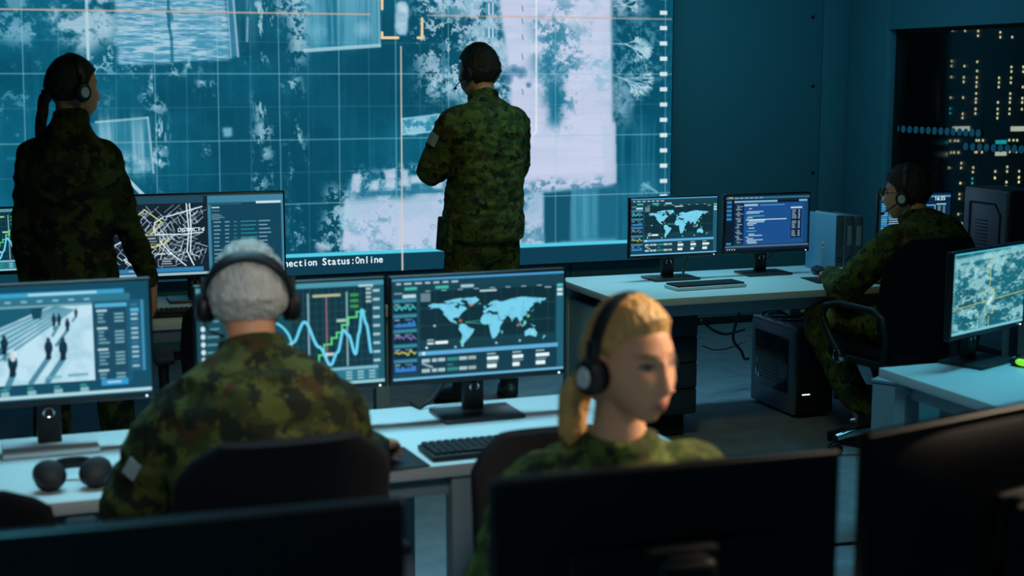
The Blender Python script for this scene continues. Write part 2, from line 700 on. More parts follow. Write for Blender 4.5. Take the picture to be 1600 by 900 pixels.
LAND = [
    [(-168, 66), (-156, 71), (-130, 70), (-115, 68), (-95, 69), (-85, 70), (-82, 66), (-94, 60), (-85, 55), (-80, 52), (-78, 62), (-65, 60), (-56, 52), (-66, 45), (-70, 42), (-76, 35), (-81, 30), (-80, 25), (-84, 30), (-97, 28), (-97, 20), (-90, 21), (-88, 17), (-83, 10), (-78, 8), (-85, 12), (-95, 16), (-105, 20), (-113, 30), (-124, 40), (-124, 48), (-135, 58), (-150, 60), (-165, 55), (-158, 60)],
    [(-72, 78), (-60, 82), (-30, 83), (-20, 75), (-25, 70), (-42, 60), (-52, 66), (-56, 75)],
    [(-122, 75), (-90, 81), (-68, 82), (-76, 73), (-62, 66), (-72, 64), (-80, 70), (-92, 72), (-115, 70)],
    [(-78, 8), (-72, 12), (-60, 9), (-50, 0), (-35, -6), (-39, -15), (-48, -26), (-58, -36), (-65, -43), (-68, -54), (-74, -50), (-72, -35), (-70, -18), (-80, -5)],
    [(-6, 35), (10, 37), (20, 32), (33, 31), (43, 12), (51, 11), (40, -4), (40, -15), (33, -26), (25, -34), (18, -34), (12, -17), (9, 0), (8, 5), (-8, 5), (-17, 14), (-14, 26)],
    [(-9, 43), (-9, 37), (0, 38), (8, 44), (13, 43), (18, 40), (14, 45), (19, 42), (23, 37), (28, 41), (36, 36), (35, 31), (44, 13), (55, 17), (59, 23), (50, 30), (57, 26), (67, 25), (73, 17), (77, 8), (80, 15), (90, 22), (95, 16), (99, 8), (103, 1), (102, 10), (108, 11), (108, 21), (118, 24), (122, 31), (119, 38), (126, 34), (129, 42), (140, 52), (142, 59), (155, 60), (162, 54), (163, 62), (178, 65), (178, 69), (140, 73), (105, 77), (75, 73), (60, 69), (42, 66), (30, 71), (15, 68), (5, 60), (11, 58), (17, 61), (22, 66), (19, 60), (12, 54), (0, 49)],
    [(-6, 50), (1, 52), (-3, 58), (-8, 55)], [(131, 32), (140, 36), (143, 44), (138, 37)],
    [(96, 5), (106, -6), (114, -8), (103, 0)], [(109, 0), (117, 6), (118, 0), (113, -4)], [(131, -1), (150, -9), (140, -8)],
    [(114, -22), (122, -17), (131, -12), (137, -15), (142, -11), (146, -19), (153, -27), (148, -38), (138, -35), (130, -32), (116, -35)],
    [(172, -35), (178, -38), (168, -46)], [(44, -17), (50, -15), (47, -25)], [(-24, 65), (-14, 65), (-18, 63)]]


def world_map_picture(seed=1):
    A = 1.72
    c = Canvas(310, 182, A, (18, 64, 80))
    rng = random.Random(seed)
    white, cy, blue = (205, 228, 232), (62, 150, 178), (70, 150, 200)
    c.rect(0, 0, A, .022, blue)
    c.rect(0, .03, A, .075, (22, 60, 75))
    x = .04
    while x < .60:
        w = rng.uniform(.04, .08)
        c.rect(x, .042, x + w, .058, white, .8)
        x += w + .03
    c.rect(0, .085, A, .122, (20, 58, 72))
    for x0, w in ((.12, .12), (.42, .13)):
        c.rect(x0, .085, x0 + w, .115, (60, 170, 150))
    c.rect(.67, .085, .80, .115, (150, 185, 195))
    for k in range(8):
        c.rect(.32 + .16 * k, .128, .37 + .16 * k, .140, white, .8)
    # side bar with small charts
    c.rect(0, .13, .245, .975, (20, 62, 80))
    c.rect(.10, .155, .23, .19, white, .85)
    c.rect(.02, .135, .1, .15, white, .5)
    cols = [(60, 190, 190), (50, 120, 190), (120, 110, 170), (190, 190, 90), (50, 120, 190)]
    for k in range(5):
        y0 = .20 + .148 * k
        c.rect(.01, y0, .235, y0 + .03, cy, .75)
        c.rect(.01, y0 + .035, .235, y0 + .135, (10, 36, 52))
        c.rect(.02, y0 + .045, .07, y0 + .06, white, .6)
        c.rect(.12, y0 + .045, .19, y0 + .06, white, .4)
        base = y0 + .125
        hs = [base - .02 - .045 * rng.random() for _ in range(18)]
        pts = [(.02 + .012 * i, h) for i, h in enumerate(hs)]
        if k in (1, 4):
            c.poly(pts + [(.225, base), (.02, base)], cols[k], .95)
        else:
            c.line(pts, .011, cols[k])
    # map field
    c.rect(.262, .135, A - .09, .715, (10, 42, 52))
    for k in range(9):
        c.rect(.262 + .162 * k, .135, .265 + .162 * k, .715, (70, 130, 140), .45)
    for y0 in (.30, .47, .64):
        c.rect(.262, y0, A - .09, y0 + .005, (70, 130, 140), .45)
    c.rect(.262, .61, A - .09, .715, (20, 62, 74), .7)

    def ll(lo, la):
        return (.34 + (lo + 170) / 350 * 1.20, .215 + (83 - la) / 139 * .50)
    tx = c.noise(20, 20, 3, 3)
    for p in LAND:
        c.poly([ll(*q) for q in p], (112, 196, 222))
    land = (np.abs(c.C - np.array([112, 196, 222]) / 255).sum(-1) < .02).astype(np.float32)
    c.blend(land * ramp(tx, .5, .7) * .5, (90, 170, 205))
    for lo, la, col in ((-75, 20, (190, 110, 60)), (-72, -38, (120, 220, 160)), (115, 5, (120, 220, 160)), (125, 22, (120, 230, 150)), (95, -2, (190, 110, 60)), (138, -26, (140, 225, 160)), (-45, 62, (190, 120, 80))):
        q = ll(lo, la)
        c.dot(q[0], q[1], .016, col, .8)
    c.line([ll(-60, 15), ll(20, 20)], .006, (90, 200, 190), .7)
    c.line([ll(-60, 15), ll(10, 5)], .006, (90, 200, 190), .7)
    for lo, la in ((-150, 10), (30, -48), (100, -46), (-90, -52)):
        q = ll(lo, la)
        c.dot(q[0], q[1], .012, (150, 205, 220), .9)
    c.rect(.275, .15, .37, .235, (120, 150, 155), .75)
    c.rect(.86, .148, 1.03, .165, white, .9)
    c.rect(1.52, .148, 1.59, .16, white, .7)
    c.rect(.335, .61, .40, .625, white, .7)
    c.rect(.335, .64, .40, .66, white, .9)
    c.rect(.415, .632, .54, .66, (225, 235, 240))
    c.dot(.33, .69, .012, white)
    # right rail
    c.rect(A - .075, .13, A, .975, (30, 88, 108))
    for k, cc in enumerate(((90, 190, 180), white, white)):
        c.rect(A - .07, .125 + .045 * k, A - .012, .155 + .045 * k, cc, .9)
    # lower strip
    c.rect(.25, .725, A - .06, .765, (88, 160, 205))
    c.dot(.30, .745, .016, white)
    c.rect(.25, .775, A - .07, .97, (16, 54, 70))
    for y0 in (.80, .90):
        for x0, w, cc in ((.28, .08, white), (.38, .05, white), (.44, .07, white), (.53, .11, (50, 150, 140)), (.65, .08, white), (.74, .08, (190, 200, 190))):
            c.rect(x0, y0, x0 + w, y0 + .035, cc, .75)
    c.line([(.29, .845), (.38, .885)], .022, white, .6)
    c.rect(.53, .865, .59, .88, (60, 150, 140), .7)
    for x0 in (.93, 1.19, 1.43):
        c.rect(x0, .785, x0 + .09, .80, white, .7)
        c.rect(x0, .82, x0 + rng.uniform(.08, .15), .855, (215, 232, 236))
        c.rect(x0, .87, x0 + .11, .88, white, .6)
        c.rect(x0, .895, x0 + rng.uniform(.07, .12), .935, (215, 232, 236))
    c.rect(0, .975, A, 1, (96, 168, 205))
    return c


def graph_picture(seed=2):
    A = 1.72
    c = Canvas(310, 182, A, (14, 60, 74))
    rng = random.Random(seed)
    white = (200, 225, 230)
    c.rect(0, 0, A, .05, (70, 140, 158))
    c.rect(.05, .01, .4, .035, white, .6)
    c.rect(1.48, .04, 1.62, .07, white, .8)
    c.rect(0, .06, .84, .97, (17, 66, 82))
    # white list at the far left
    for k in range(12):
        c.dot(.055, .09 + .073 * k, .020, white, .95, .026)
        c.rect(.09, .085 + .073 * k, .20, .105 + .073 * k, (130, 180, 186), .6)
    c.rect(.58, .10, .80, .155, (90, 205, 215), .95)
    c.rect(.60, .115, .78, .14, (30, 80, 95))
    # dial with two rings
    cx, cy = .58, .60
    for rr, w in ((.27, .022), (.17, .014)):
        pts = [(cx + rr * math.cos(a), cy + rr * math.sin(a)) for a in np.linspace(0, 2 * math.pi, 60)]
        c.line(pts, w, (90, 195, 215))
    for k in range(24):
        a = k * math.pi / 12
        c.line([(cx + .14 * math.cos(a), cy + .14 * math.sin(a)), (cx + .18 * math.cos(a), cy + .18 * math.sin(a))], .016, (110, 205, 220), .8)
    c.line([(cx - .3, cy - .01), (cx + .28, cy - .03)], .014, (170, 215, 220))
    c.rect(cx - .03, cy + .08, cx + .1, cy + .105, (190, 225, 230), .8)
    # plot
    c.rect(.86, .06, 1.60, .82, (8, 46, 58))
    for k in range(12):
        c.rect(.90 + .06 * k, .06, .905 + .06 * k, .82, (60, 130, 140), .4)
    for k in range(9):
        c.rect(.86, .12 + .08 * k, 1.6, .125 + .08 * k, (60, 130, 140), .4)
    for x0 in (1.0, 1.36):
        c.rect(x0, .10, x0 + .016, .82, (150, 190, 200), .8)
    c.rect(1.17, .13, 1.182, .80, (170, 110, 120), .9)
    c.rect(1.05, .115, 1.31, .14, (190, 190, 150), .9)
    for k in range(3):
        c.rect(1.40, .12 + .055 * k, 1.48, .15 + .055 * k, (60, 160, 80), .8)
    st, x, y = [(.88, .83)], .88, .78
    for dx, dy in ((.22, -.02), (.0, -.06), (.05, 0), (0, -.1), (.07, 0), (0, -.06), (.05, 0), (0, -.05), (.05, 0), (0, -.07), (.06, 0), (0, -.07), (.08, 0), (0, -.05), (.08, 0)):
        st.append((x, y))
        x += dx
        y += dy
        st.append((x, y))
    c.line(st, .016, (90, 205, 120))
    c.rect(1.27, .36, 1.36, .39, (180, 220, 190), .8)
    xs = np.linspace(.86, 1.60, 90)
    ys = []
    for xx in xs:
        t = (xx - .86) / .74
        ctrl = [(0, .56), (.15, .37), (.33, .62), (.47, .80), (.56, .68), (.64, .47), (.70, .52), (.79, .71), (.84, .5), (.88, .28), (.93, .42), (1, .72)]
        for (a, b), (a2, b2) in zip(ctrl[:-1], ctrl[1:]):
            if a <= t <= a2:
                f = (t - a) / (a2 - a)
                f = (1 - math.cos(math.pi * f)) / 2
                ys.append(b + (b2 - b) * f)
                break
    c.line(list(zip(xs, ys)), .026, (98, 198, 228))
    c.rect(1.16, .68, 1.24, .71, white, .8)
    # scale numbers on the right and the table below
    c.rect(1.61, .06, A, .97, (26, 84, 100))
    for k in range(9):
        c.rect(1.615, .09 + .085 * k, 1.68, .115 + .085 * k, white, .75)
    for k in range(4):
        c.rect(1.55, .07 + .04 * k, 1.60, .095 + .04 * k, white, .75)
    c.rect(.86, .83, 1.66, .86, (130, 185, 205), .9)
    c.rect(.86, .865, 1.66, .965, (34, 110, 128))
    c.rect(.90, .875, 1.26, .955, (30, 135, 120), .8)
    for x0 in (1.35, 1.46, 1.57):
        for k in range(3):
            c.rect(x0, .875 + .03 * k, x0 + .06, .892 + .03 * k, white, .6)
    c.rect(0, .97, A, 1, (140, 190, 196))
    return c


def street_camera_picture():
    A = 1.76
    c = Canvas(320, 182, A, (10, 68, 90))
    white = (170, 212, 222)
    x0, x1, y0, y1 = .25, 1.28, .19, .86
    n = c.noise(8, 8, 5, 4)
    c.rect(0, .06, 1.55, .10, (52, 150, 190))
    c.rect(0, .10, 1.60, .165, (40, 108, 130))
    c.rect(.75, .07, 1.32, .09, (190, 222, 228), .8)
    for k in range(8):
        c.rect(.3 + .13 * k, .13, .35 + .13 * k, .145, white, .7)
    c.rect(x0 - .2, .17, x1, .19, (150, 195, 205), .7)
    c.poly([(x0, y0), (x1, y0), (x1, y1), (x0, y1)], (178, 212, 226))
    c.blend(((c.U > x0) & (c.U < x1) & (c.W > y0) & (c.W < y1)) * ramp(n, .45, .75) * .4, (120, 170, 190))
    c.poly([(x0, y0), (.92, y0), (x0, .46)], (18, 84, 106))
    c.poly([(x0, .46), (.80, .26), (.92, y0), (.99, y0), (.55, .52), (x0, .66)], (140, 190, 206), .7)
    for k in range(6):
        t = .09 * k
        c.line([(x0, .48 + t * .7), (.98 + t * .3, y0 + t * .08)], .018, (40, 110, 134), .75)
    c.poly([(x0, .70), (.52, .52), (.56, .54), (x0, .84)], (16, 78, 100), .75)
    c.poly([(.77, y0), (.87, y0), (.85, .29), (.78, .29)], (14, 66, 86))

    def walker(px, py, h, dx, dy, shirt=(10, 44, 62)):
        c.line([(px, py + h * .5), (px + dx, py + h * .5 + dy)], h * .26, (50, 112, 136), .85)
        c.dot(px, py, h * .20, shirt, 1, h * .36)
        c.dot(px, py - h * .40, h * .10, (24, 58, 74), 1, h * .12)
        c.line([(px - h * .05, py + h * .2), (px - h * .08, py + h * .55)], h * .16, (8, 34, 50))
        c.line([(px + h * .05, py + h * .2), (px + h * .02, py + h * .55)], h * .16, (8, 34, 50))
    walker(.955, .30, .095, -.0, .04)
    walker(.998, .30, .09, -.06, .10)
    walker(1.14, .25, .07, -.03, .04)
    walker(1.065, .35, .10, -.10, .13)
    walker(.90, .545, .17, -.16, .22)
    walker(1.02, .555, .18, -.14, .20)
    walker(.54, .49, .15, -.0, .06)
    walker(.60, .66, .20, -.06, .13)
    c.dot(.605, .60, .026, (215, 232, 238), .85, .05)
    c.rect(.86, .80, 1.0, .82, (100, 160, 180), .8)
    c.rect(1.05, .79, 1.22, .815, (90, 150, 172), .8)
    c.rect(x0, .80, .36, .83, (200, 225, 232), .8)
    # read-outs beneath
    rng = random.Random(4)
    for k in range(5):
        px = .27 + .22 * k
        c.rect(px, .885, px + .05, .905, (50, 160, 140), .8)
        c.rect(px, .915, px + .07, .955, (150, 195, 205), .8)
    # panels on the right
    c.rect(1.29, .19, 1.56, .90, (14, 52, 72))
    c.rect(1.29, .17, 1.60, .90, (38, 112, 140), .25)
    c.rect(1.30, .185, 1.57, .22, (74, 162, 198))
    y = .24
    for blk in range(4):
        c.rect(1.31, y, 1.40, y + .018, (190, 220, 226), .9)
        y += .035
        for k in range((3, 4, 4, 2)[blk]):
            c.rect(1.32, y, 1.36 + rng.uniform(0, .06), y + .014, (140, 190, 200), .75)
            c.rect(1.46, y, 1.54, y + .014, (150, 196, 206), .8)
            y += .032
        y += .025
    c.rect(1.33, .86, 1.56, .915, (44, 142, 196))
    c.rect(1.38, .88, 1.50, .895, (200, 225, 230), .8)
    c.rect(1.575, .16, 1.72, .80, (24, 84, 112))
    for k in range(14):
        c.rect(1.60, .20 + .042 * k, 1.66, .218 + .042 * k, (180, 215, 222), .8 if k % 4 else .2)
    c.rect(1.60, .24, 1.67, .27, (80, 170, 210))
    c.rect(1.69, .17, 1.71, .80, (70, 150, 190), .8)
    c.rect(0, .955, A, .985, (165, 205, 212))
    return c


def city_map_picture():
    A = 2.25
    c = Canvas(400, 180, A, (16, 30, 44))
    white = (190, 212, 222)
    rng = random.Random(11)
    c.rect(0, .02, 1.24, .10, (28, 66, 84))
    c.rect(.1, .05, .2, .062, white, .5)
    x1, y0, y1 = 1.28, .11, .90

    def street(p, q, w=.009, a=.85, col=white):
        q = (min(q[0], x1), q[1])
        c.line([p, q], w, col, a)
    # street grids, each quarter with its own direction
    for (cx, cy, ang, ext, step) in ((.35, .34, .78, .34, .055), (.85, .20, .9, .25, .05), (1.02, .55, -.35, .28, .05), (.55, .75, .72, .3, .06), (.95, .80, .35, .22, .05)):
        for k in range(-6, 7):
            for (dx, dy) in ((math.cos(ang), math.sin(ang)), (-math.sin(ang), math.cos(ang))):
                t0 = -ext
                while t0 < ext:
                    ln = rng.uniform(.05, .2)
                    if rng.random() < .52:
                        p = (cx + dx * t0 - dy * k * step, cy + dy * t0 + dx * k * step)
                        q = (cx + dx * (t0 + ln) - dy * k * step, cy + dy * (t0 + ln) + dx * k * step)
                        if all(0 < u < x1 and y0 < v < y1 for u, v in (p, q)):
                            street(p, q, rng.choice((.006, .009, .011)), rng.uniform(.45, .95))
                    t0 += ln + rng.uniform(.0, .05)
    big = [[(.62, .42), (.64, .33), (.72, .28), (.95, .22), (1.22, .15)], [(.62, .42), (.66, .52), (.80, .70), (1.0, .88)],
           [(.66, .54), (.45, .68), (.25, .78), (.35, .86), (.55, .95)], [(.60, .50), (.68, .48), (.95, .49), (1.22, .47)],
           [(1.03, .11), (1.05, .45), (1.02, .70), (1.1, .88)], [(1.07, .11), (1.08, .45), (1.06, .72)],
           [(.10, .62), (.3, .52), (.45, .35)], [(.30, .70), (.62, .52)], [(.28, .73), (.6, .54)]]
    for p in big:
        c.line([q for q in p], .016, (205, 224, 232), .95)
    yl = (198, 196, 120)
    c.line([(.30, .34), (.52, .17), (.72, .33), (.56, .50), (.40, .40)], .014, yl)
    c.line([(.36, .42), (.40, .56), (.58, .64), (.74, .60), (.80, .54)], .018, yl)
    for px, py in ((.52, .20), (.76, .28), (.44, .49)):
        c.rect(px - .025, py - .025, px + .025, py + .025, (170, 196, 208))
        c.rect(px - .016, py - .016, px + .016, py + .016, (20, 36, 50))
    c.rect(.49, .49, .69, .60, (18, 32, 44), .85)
    for a, b, d, e in ((.49, .49, .69, .496), (.49, .594, .69, .60), (.49, .49, .496, .60), (.684, .49, .69, .60)):
        c.rect(a, b, d, e, (180, 180, 130))
    c.rect(.54, .52, .64, .535, white, .8)
    c.rect(.52, .56, .66, .57, white, .7)
    c.rect(.66, .79, .88, .88, (14, 26, 38), .9)
    for a, b, d, e in ((.66, .79, .88, .795), (.66, .876, .88, .88), (.66, .79, .665, .88), (.876, .79, .88, .88)):
        c.rect(a, b, d, e, white)
    c.rect(.71, .81, .82, .825, white, .8)
    c.rect(.70, .84, .83, .855, white, .7)
    c.rect(0, .90, 1.22, .955, (40, 118, 165))
    c.rect(.3, .92, .44, .935, white, .7)
    # text panel on the right
    c.rect(1.29, .02, A, .96, (58, 120, 146))
    c.rect(1.33, .11, 2.22, .96, (14, 62, 84))
    c.rect(1.30, .105, 1.72, .135, (30, 84, 104))
    c.rect(1.90, .10, 2.22, .13, (190, 215, 222))
    c.rect(1.34, .16, 1.44, .175, white, .95)
    c.rect(1.34, .205, 1.44, .212, white, .6)
    for k in range(4):
        c.rect(1.34, .25 + .02 * k, 1.44 + .03 * (k % 3), .258 + .02 * k, white, .6)
    for k in range(11):
        y = .345 + .05 * k
        for x, w, cc in ((1.36, .10, white), (1.50, .07, white), (1.61, .06, (60, 165, 165)), (1.70, .22, (60, 165, 165)), (1.93, .17, white)):
            c.rect(x, y, x + w * rng.uniform(.6, 1), y + .014, cc, .6)
    c.rect(0, 0, A, .02, (30, 60, 74))
    c.rect(0, .965, A, 1, (140, 175, 190))
    return c


def code_picture():
    A = 1.72
    c = Canvas(310, 182, A, (6, 22, 38))
    rng = random.Random(8)
    white = (200, 220, 228)
    c.rect(0, 0, A, .02, (10, 30, 44))
    c.rect(0, .03, A, .075, (40, 92, 122))
    c.rect(.05, .03, .14, .055, (190, 160, 60), .9)
    for k in range(6):
        c.rect(.18 + .1 * k, .045, .25 + .1 * k, .06, white, .6)
    for k in range(5):
        c.rect(.02, .10 + .075 * k, .12, .15 + .075 * k, (44, 118, 178), .95)
    c.rect(.02, .85, .12, .89, (44, 118, 178))
    c.rect(.17, .10, A - .03, .90, (18, 66, 104))
    c.rect(.17, .10, A - .05, .135, (120, 165, 190))
    c.rect(1.05, .10, 1.5, .145, (6, 20, 34))
    c.rect(.17, .14, .37, .88, (9, 36, 62))
    for k in range(26):
        c.rect(.20 + .03 * (k % 3 > 0), .17 + .027 * k, .25 + rng.uniform(.02, .1), .182 + .027 * k, white, .75 if k % 4 else .3)
    c.rect(.37, .155, 1.60, .90, (24, 72, 130))
    c.rect(.37, .165, .65, .20, (150, 185, 205))
    c.rect(.70, .18, 1.2, .195, (110, 160, 190), .8)
    y = .24
    while y < .88:
        ind = rng.choice((0, .02, .04, .06))
        w = rng.choice((.06, .12, .2, .28, .34))
        if rng.random() < .82:
            c.rect(.41 + ind, y, .41 + ind + w, y + .015, (190, 215, 220) if rng.random() < .75 else (70, 180, 170), .9)
        y += .027
    c.rect(.41, .44, 1.25, .455, (205, 225, 228), .95)
    c.rect(1.34, .27, 1.56, .80, (12, 34, 62))
    c.rect(1.33, .235, 1.57, .265, (170, 200, 215))
    for k in range(17):
        if k not in (6, 12):
            c.rect(1.36, .29 + .029 * k, 1.42 + rng.uniform(0, .04), .303 + .029 * k, white, .7)
            c.rect(1.49, .29 + .029 * k, 1.53, .303 + .029 * k, white, .8)
    c.rect(0, .915, A, .925, (150, 180, 195), .8)
    c.rect(0, .93, A, .95, (60, 100, 120), .8)
    c.rect(0, .955, A, 1, (10, 20, 50))
    for k in range(4):
        c.rect(.03 + .05 * k, .965, .055 + .05 * k, .985, white, .9)
    return c


def list_picture():
    A = 1.6
    c = Canvas(200, 120, A, (8, 36, 60))
    rng = random.Random(9)
    white = (190, 220, 230)
    c.rect(0, .05, A, .09, (70, 140, 170))
    for k in range(19):
        y = .10 + .045 * k
        c.rect(.05, y, .16 + rng.uniform(0, .05), y + .028, (90, 180, 215), .9)
        c.rect(.22, y, .28 + rng.uniform(.05, .25), y + .022, white, .7)
    for k in range(5):
        c.rect(.06, .13 + .16 * k, .30, .19 + .16 * k, (40, 110, 160), .8)
    c.rect(.95, .25, 1.25, 1, (10, 40, 74))
    c.line([(.95, .25), (1.25, .25), (1.25, 1)], .02, (110, 180, 210))
    c.rect(1.28, .22, 1.5, .245, (150, 205, 225))
    for k in range(18):
        c.rect(1.31, .27 + .038 * k, 1.38, .288 + .038 * k, white, .7)
        c.rect(1.43, .27 + .038 * k, 1.48, .288 + .038 * k, white, .7)
    return c


def aerial_picture():
    A = 1.72
    c = Canvas(320, 186, A, (24, 96, 112))
    n1 = c.noise(5, 12, 21, 6, .65)
    n2 = c.noise(16, 34, 22, 4)
    n3 = c.noise(3, 8, 23, 4)
    c.blend(ramp(n1, .50, .60) * .85, (140, 192, 196))
    c.blend(ramp(n2, .62, .72) * .5, (168, 208, 210))
    c.blend(ramp(n3, .56, .64) * .5, (16, 78, 94))
    band = np.abs(c.W - (.30 - .12 * c.U))
    c.blend(ramp(-band, -.10, -.02) * .55 * ramp(n2, .35, .6), (160, 205, 208))
    c.blend(ramp(-np.abs(c.W - (.10 - .03 * c.U)), -.05, -.02) * .7, (150, 200, 206))
    # tree mass, dark
    c.blend(ramp(n1, .42, .5) * 0 + ((c.U > .13) & (c.U < .5) & (c.W > .45) & (c.W < .72)) * ramp(n2, .45, .52) * .75, (6, 58, 74))
    c.poly([(.62, .85), (.92, .50), (1.02, .56), (.72, .93)], (150, 198, 200), .55)
    c.blend(((c.U > .3) & (c.U < .62) & (c.W > .68) & (c.W < .96)) * ramp(n2, .45, .55) * .8, (150, 206, 206))
    yl = (196, 190, 84)
    c.line([(0, .68), (A, .60)], .009, yl)
    c.line([(.86, 0), (.86, .46)], .012, yl)
    c.line([(.86, .84), (.86, 1)], .012, yl)
    for sx in (-1, 1):
        for sy in (-1, 1):
            c.line([(.86 + sx * .10, .66 + sy * .15), (.86 + sx * .10, .66 + sy * .07)], .012, yl)
            c.line([(.86 + sx * .10, .66 + sy * .15), (.86 + sx * .05, .66 + sy * .15)], .012, yl)
    c.line([(.83, .68), (.91, .62)], .045, (190, 220, 222))
    c.rect(0, 0, A, .02, (70, 180, 200))
    c.rect(0, 0, .04, 1, (60, 130, 146), .7)
    for k in range(24):
        c.rect(.008, .05 + .04 * k, .032, .06 + .04 * k, (150, 200, 206), .8)
    c.rect(0, .965, A, 1, (110, 180, 196))
    return c


def plain_picture():
    c = Canvas(24, 14, 1.72, (40, 100, 120))
    c.rect(.1, .1, 1.6, .9, (120, 170, 185))
    return c


# ------------------------------------------------------------------ the room
YB = 8.62          # back wall
YS = 8.47          # face of the video wall
XR = 5.62          # right wall with the window
XLW = -3.2         # left wall
ZC = 2.95
YF = -2.5


def slab(name, lo, hi, m, r=0.0):
    lo, hi = V(lo), V(hi)
    return MB().box((lo + hi) / 2, hi - lo, r).build(name, m)


struct(slab('floor', (XLW, YF, -.1), (9.6, 12.5, 0), M['floor']))
struct(slab('ceiling', (XLW, YF, ZC), (9.6, 12.5, ZC + .1), M['ceil']))
struct(slab('wall_left', (XLW - .12, YF, 0), (XLW, YB, ZC), M['wall']))
# back wall in panels with open joints
joints = [XLW, -1.4, .25, 1.9, 3.55, on_y(1283, 150, YB).x, XR + .1]
wb = MB()
for a, b in zip(joints[:-1], joints[1:]):
    wb.box(((a + b) / 2, YB + .06, ZC / 2), (b - a - .008, .12, ZC), .004)
wb.box(((XLW + XR) / 2, YB + .10, ZC / 2), (XR - XLW + .2, .04, ZC))
back = struct(wb.build('wall_back', M['wall']))
for py in (27, 135, 270):                                     # panel fixings beside the joint
    p = on_y(1270, py, YB)
    MB().cyl((p.x, YB + .002, p.z), (p.x, YB - .006, p.z), .012).build('panel_screw', M['black'], back)
# right wall: pier at the corner, then a long window with a head above it
YW0, YW1, ZW = 8.14, .6, 2.0
wr = MB()
wr.box((XR + .1, (YW0 + YB) / 2, ZC / 2), (.2, YB - YW0, ZC), .03, seg=3)
wr.box((XR + .1, (YW0 + YW1) / 2, (ZW + ZC) / 2), (.2, YW0 - YW1, ZC - ZW))
wr.box((XR + .1, (YW1 + YF) / 2, ZC / 2), (.2, YW1 - YF, ZC))
struct(wr.build('wall_right', M['wall']))
struct(slab('wall_beyond', (XR + .2, 8.75, 0), (on_y(1423, 200, 8.75).x, 8.85, ZC), M['wall']))
struct(slab('wall_outer', (9.5, YW1, 0), (9.6, 12.4, ZC), M['rack']))
struct(slab('wall_rear', (XR + .2, 12.3, 0), (9.5, 12.4, ZC), M['rack']))
struct(slab('baseboard_back', (XLW, YB - .012, 0), (XR, YB, .05), M['black2']))

gm = bpy.data.materials.new('window_glass')
gm.use_nodes = True
nt = gm.node_tree
for n in list(nt.nodes):
    if n.type == 'BSDF_PRINCIPLED':
        nt.nodes.remove(n)
tr = nt.nodes.new('ShaderNodeBsdfTransparent')
tr.inputs[0].default_value = (.88, .95, 1, 1)
gl = nt.nodes.new('ShaderNodeBsdfGlossy')
gl.inputs['Roughness'].default_value = .03
mx = nt.nodes.new('ShaderNodeMixShader')
lw = nt.nodes.new('ShaderNodeFresnel')
lw.inputs[0].default_value = 1.25
nt.links.new(lw.outputs[0], mx.inputs[0])
nt.links.new(tr.outputs[0], mx.inputs[1])
nt.links.new(gl.outputs[0], mx.inputs[2])
nt.links.new(mx.outputs[0], nt.nodes['Material Output'].inputs[0])
M['glass'] = gm
win = struct(slab('window_1', (XR + .09, YW1, .03), (XR + .10, YW0, ZW), M['glass']))
fr = MB()
fr.box((XR + .09, (YW0 + YW1) / 2, .015), (.06, YW0 - YW1, .03))
fr.box((XR + .09, YW0 - .01, ZW / 2), (.06, .02, ZW))
fr.box((XR + .09, (YW0 + YW1) / 2, ZW - .01), (.06, YW0 - YW1, .02))
fr.build('window_frame', M['black2'], win)
xg = XR + .086
dots = [(1382 + 9.75 * k, 200.5 + .5 * k) for k in range(16)] + [(1508.5 + 10.9 * k, 229 + .55 * k) for k in range(9)]
for px, py in dots:                                          # round film dots stuck on the pane
    p = on_x(px, py, xg)
    MB().cyl((xg, p.y, p.z), (xg + .003, p.y, p.z), .024, n=20).build('safety_dot', M['decal'], win)

# ------------------------------------------------------------------ server racks beyond the window
YR = 10.9
rack_x0 = on_y(1440, 240, YR).x
racks = []
rlabels = ['black server rack behind the glass, half hidden by the wall stub at its left',
           'black server rack behind the glass, directly right of the half hidden one',
           'black server rack behind the glass, nearest the right edge of the picture']
for k in range(3):
    xa = rack_x0 + .6 * (k - 1)
    r = thing('server_rack', rlabels[k], 'server rack', (xa + .3, YR, 0), 0, 'server racks behind the glass')
    b = MB()
    b.box((0, .45, 1.12), (.59, .88, 2.24), .01)
    b.build('cabinet', M['rack'], r)
    d = MB()
    d.box((0, -.01, 1.12), (.55, .02, 2.16), .006)
    for i in range(9):
        d.box((0, -.022, .25 + .22 * i), (.48, .006, .17), .003)
    dr = d.build('door', M['rack'], r)
    MB().box((.24, -.03, 1.05), (.02, .02, .16), .005).build('handle', M['black'], dr)
    racks.append(r)
L7 = [(230, y) for y in (265, 289, 346, 369, 402, 450, 483, 530)] + [(225, 645), (243, 645), (268, 645), (228, 706), (262, 706)]
L7 += [(350, 85), (345, 265)] + [(340, y) for y in (346, 369, 402, 425, 450, 481, 528)]
L7 += [(412, 65), (412, 89), (408, 243), (407, 267), (405, 323), (402, 426), (475, 65), (475, 90), (472, 268), (469, 324), (468, 347), (465, 426), (463, 507), (462, 528)]
L7 += [(541, 69), (541, 92), (540, 115)] + [(536 - i * 1.0, y) for i, y in enumerate((246, 292, 325, 349, 371, 405, 432, 450, 483, 506))]
L7 += [(400, 643), (424, 643), (440, 643), (404, 702), (420, 702), (442, 702), (532, 641), (545, 641), (565, 641), (523, 700), (533, 700), (560, 700)]
L7 += [(334, 757), (330, 803), (328, 836), (328, 860), (393, 779), (456, 755), (455, 779), (451, 856), (516, 777), (514, 800)]
L7 += [(652, 98), (652, 122), (712, 122), (646, 327), (645, 350), (644, 373), (640, 450), (639, 483), (638, 507), (637, 529)]
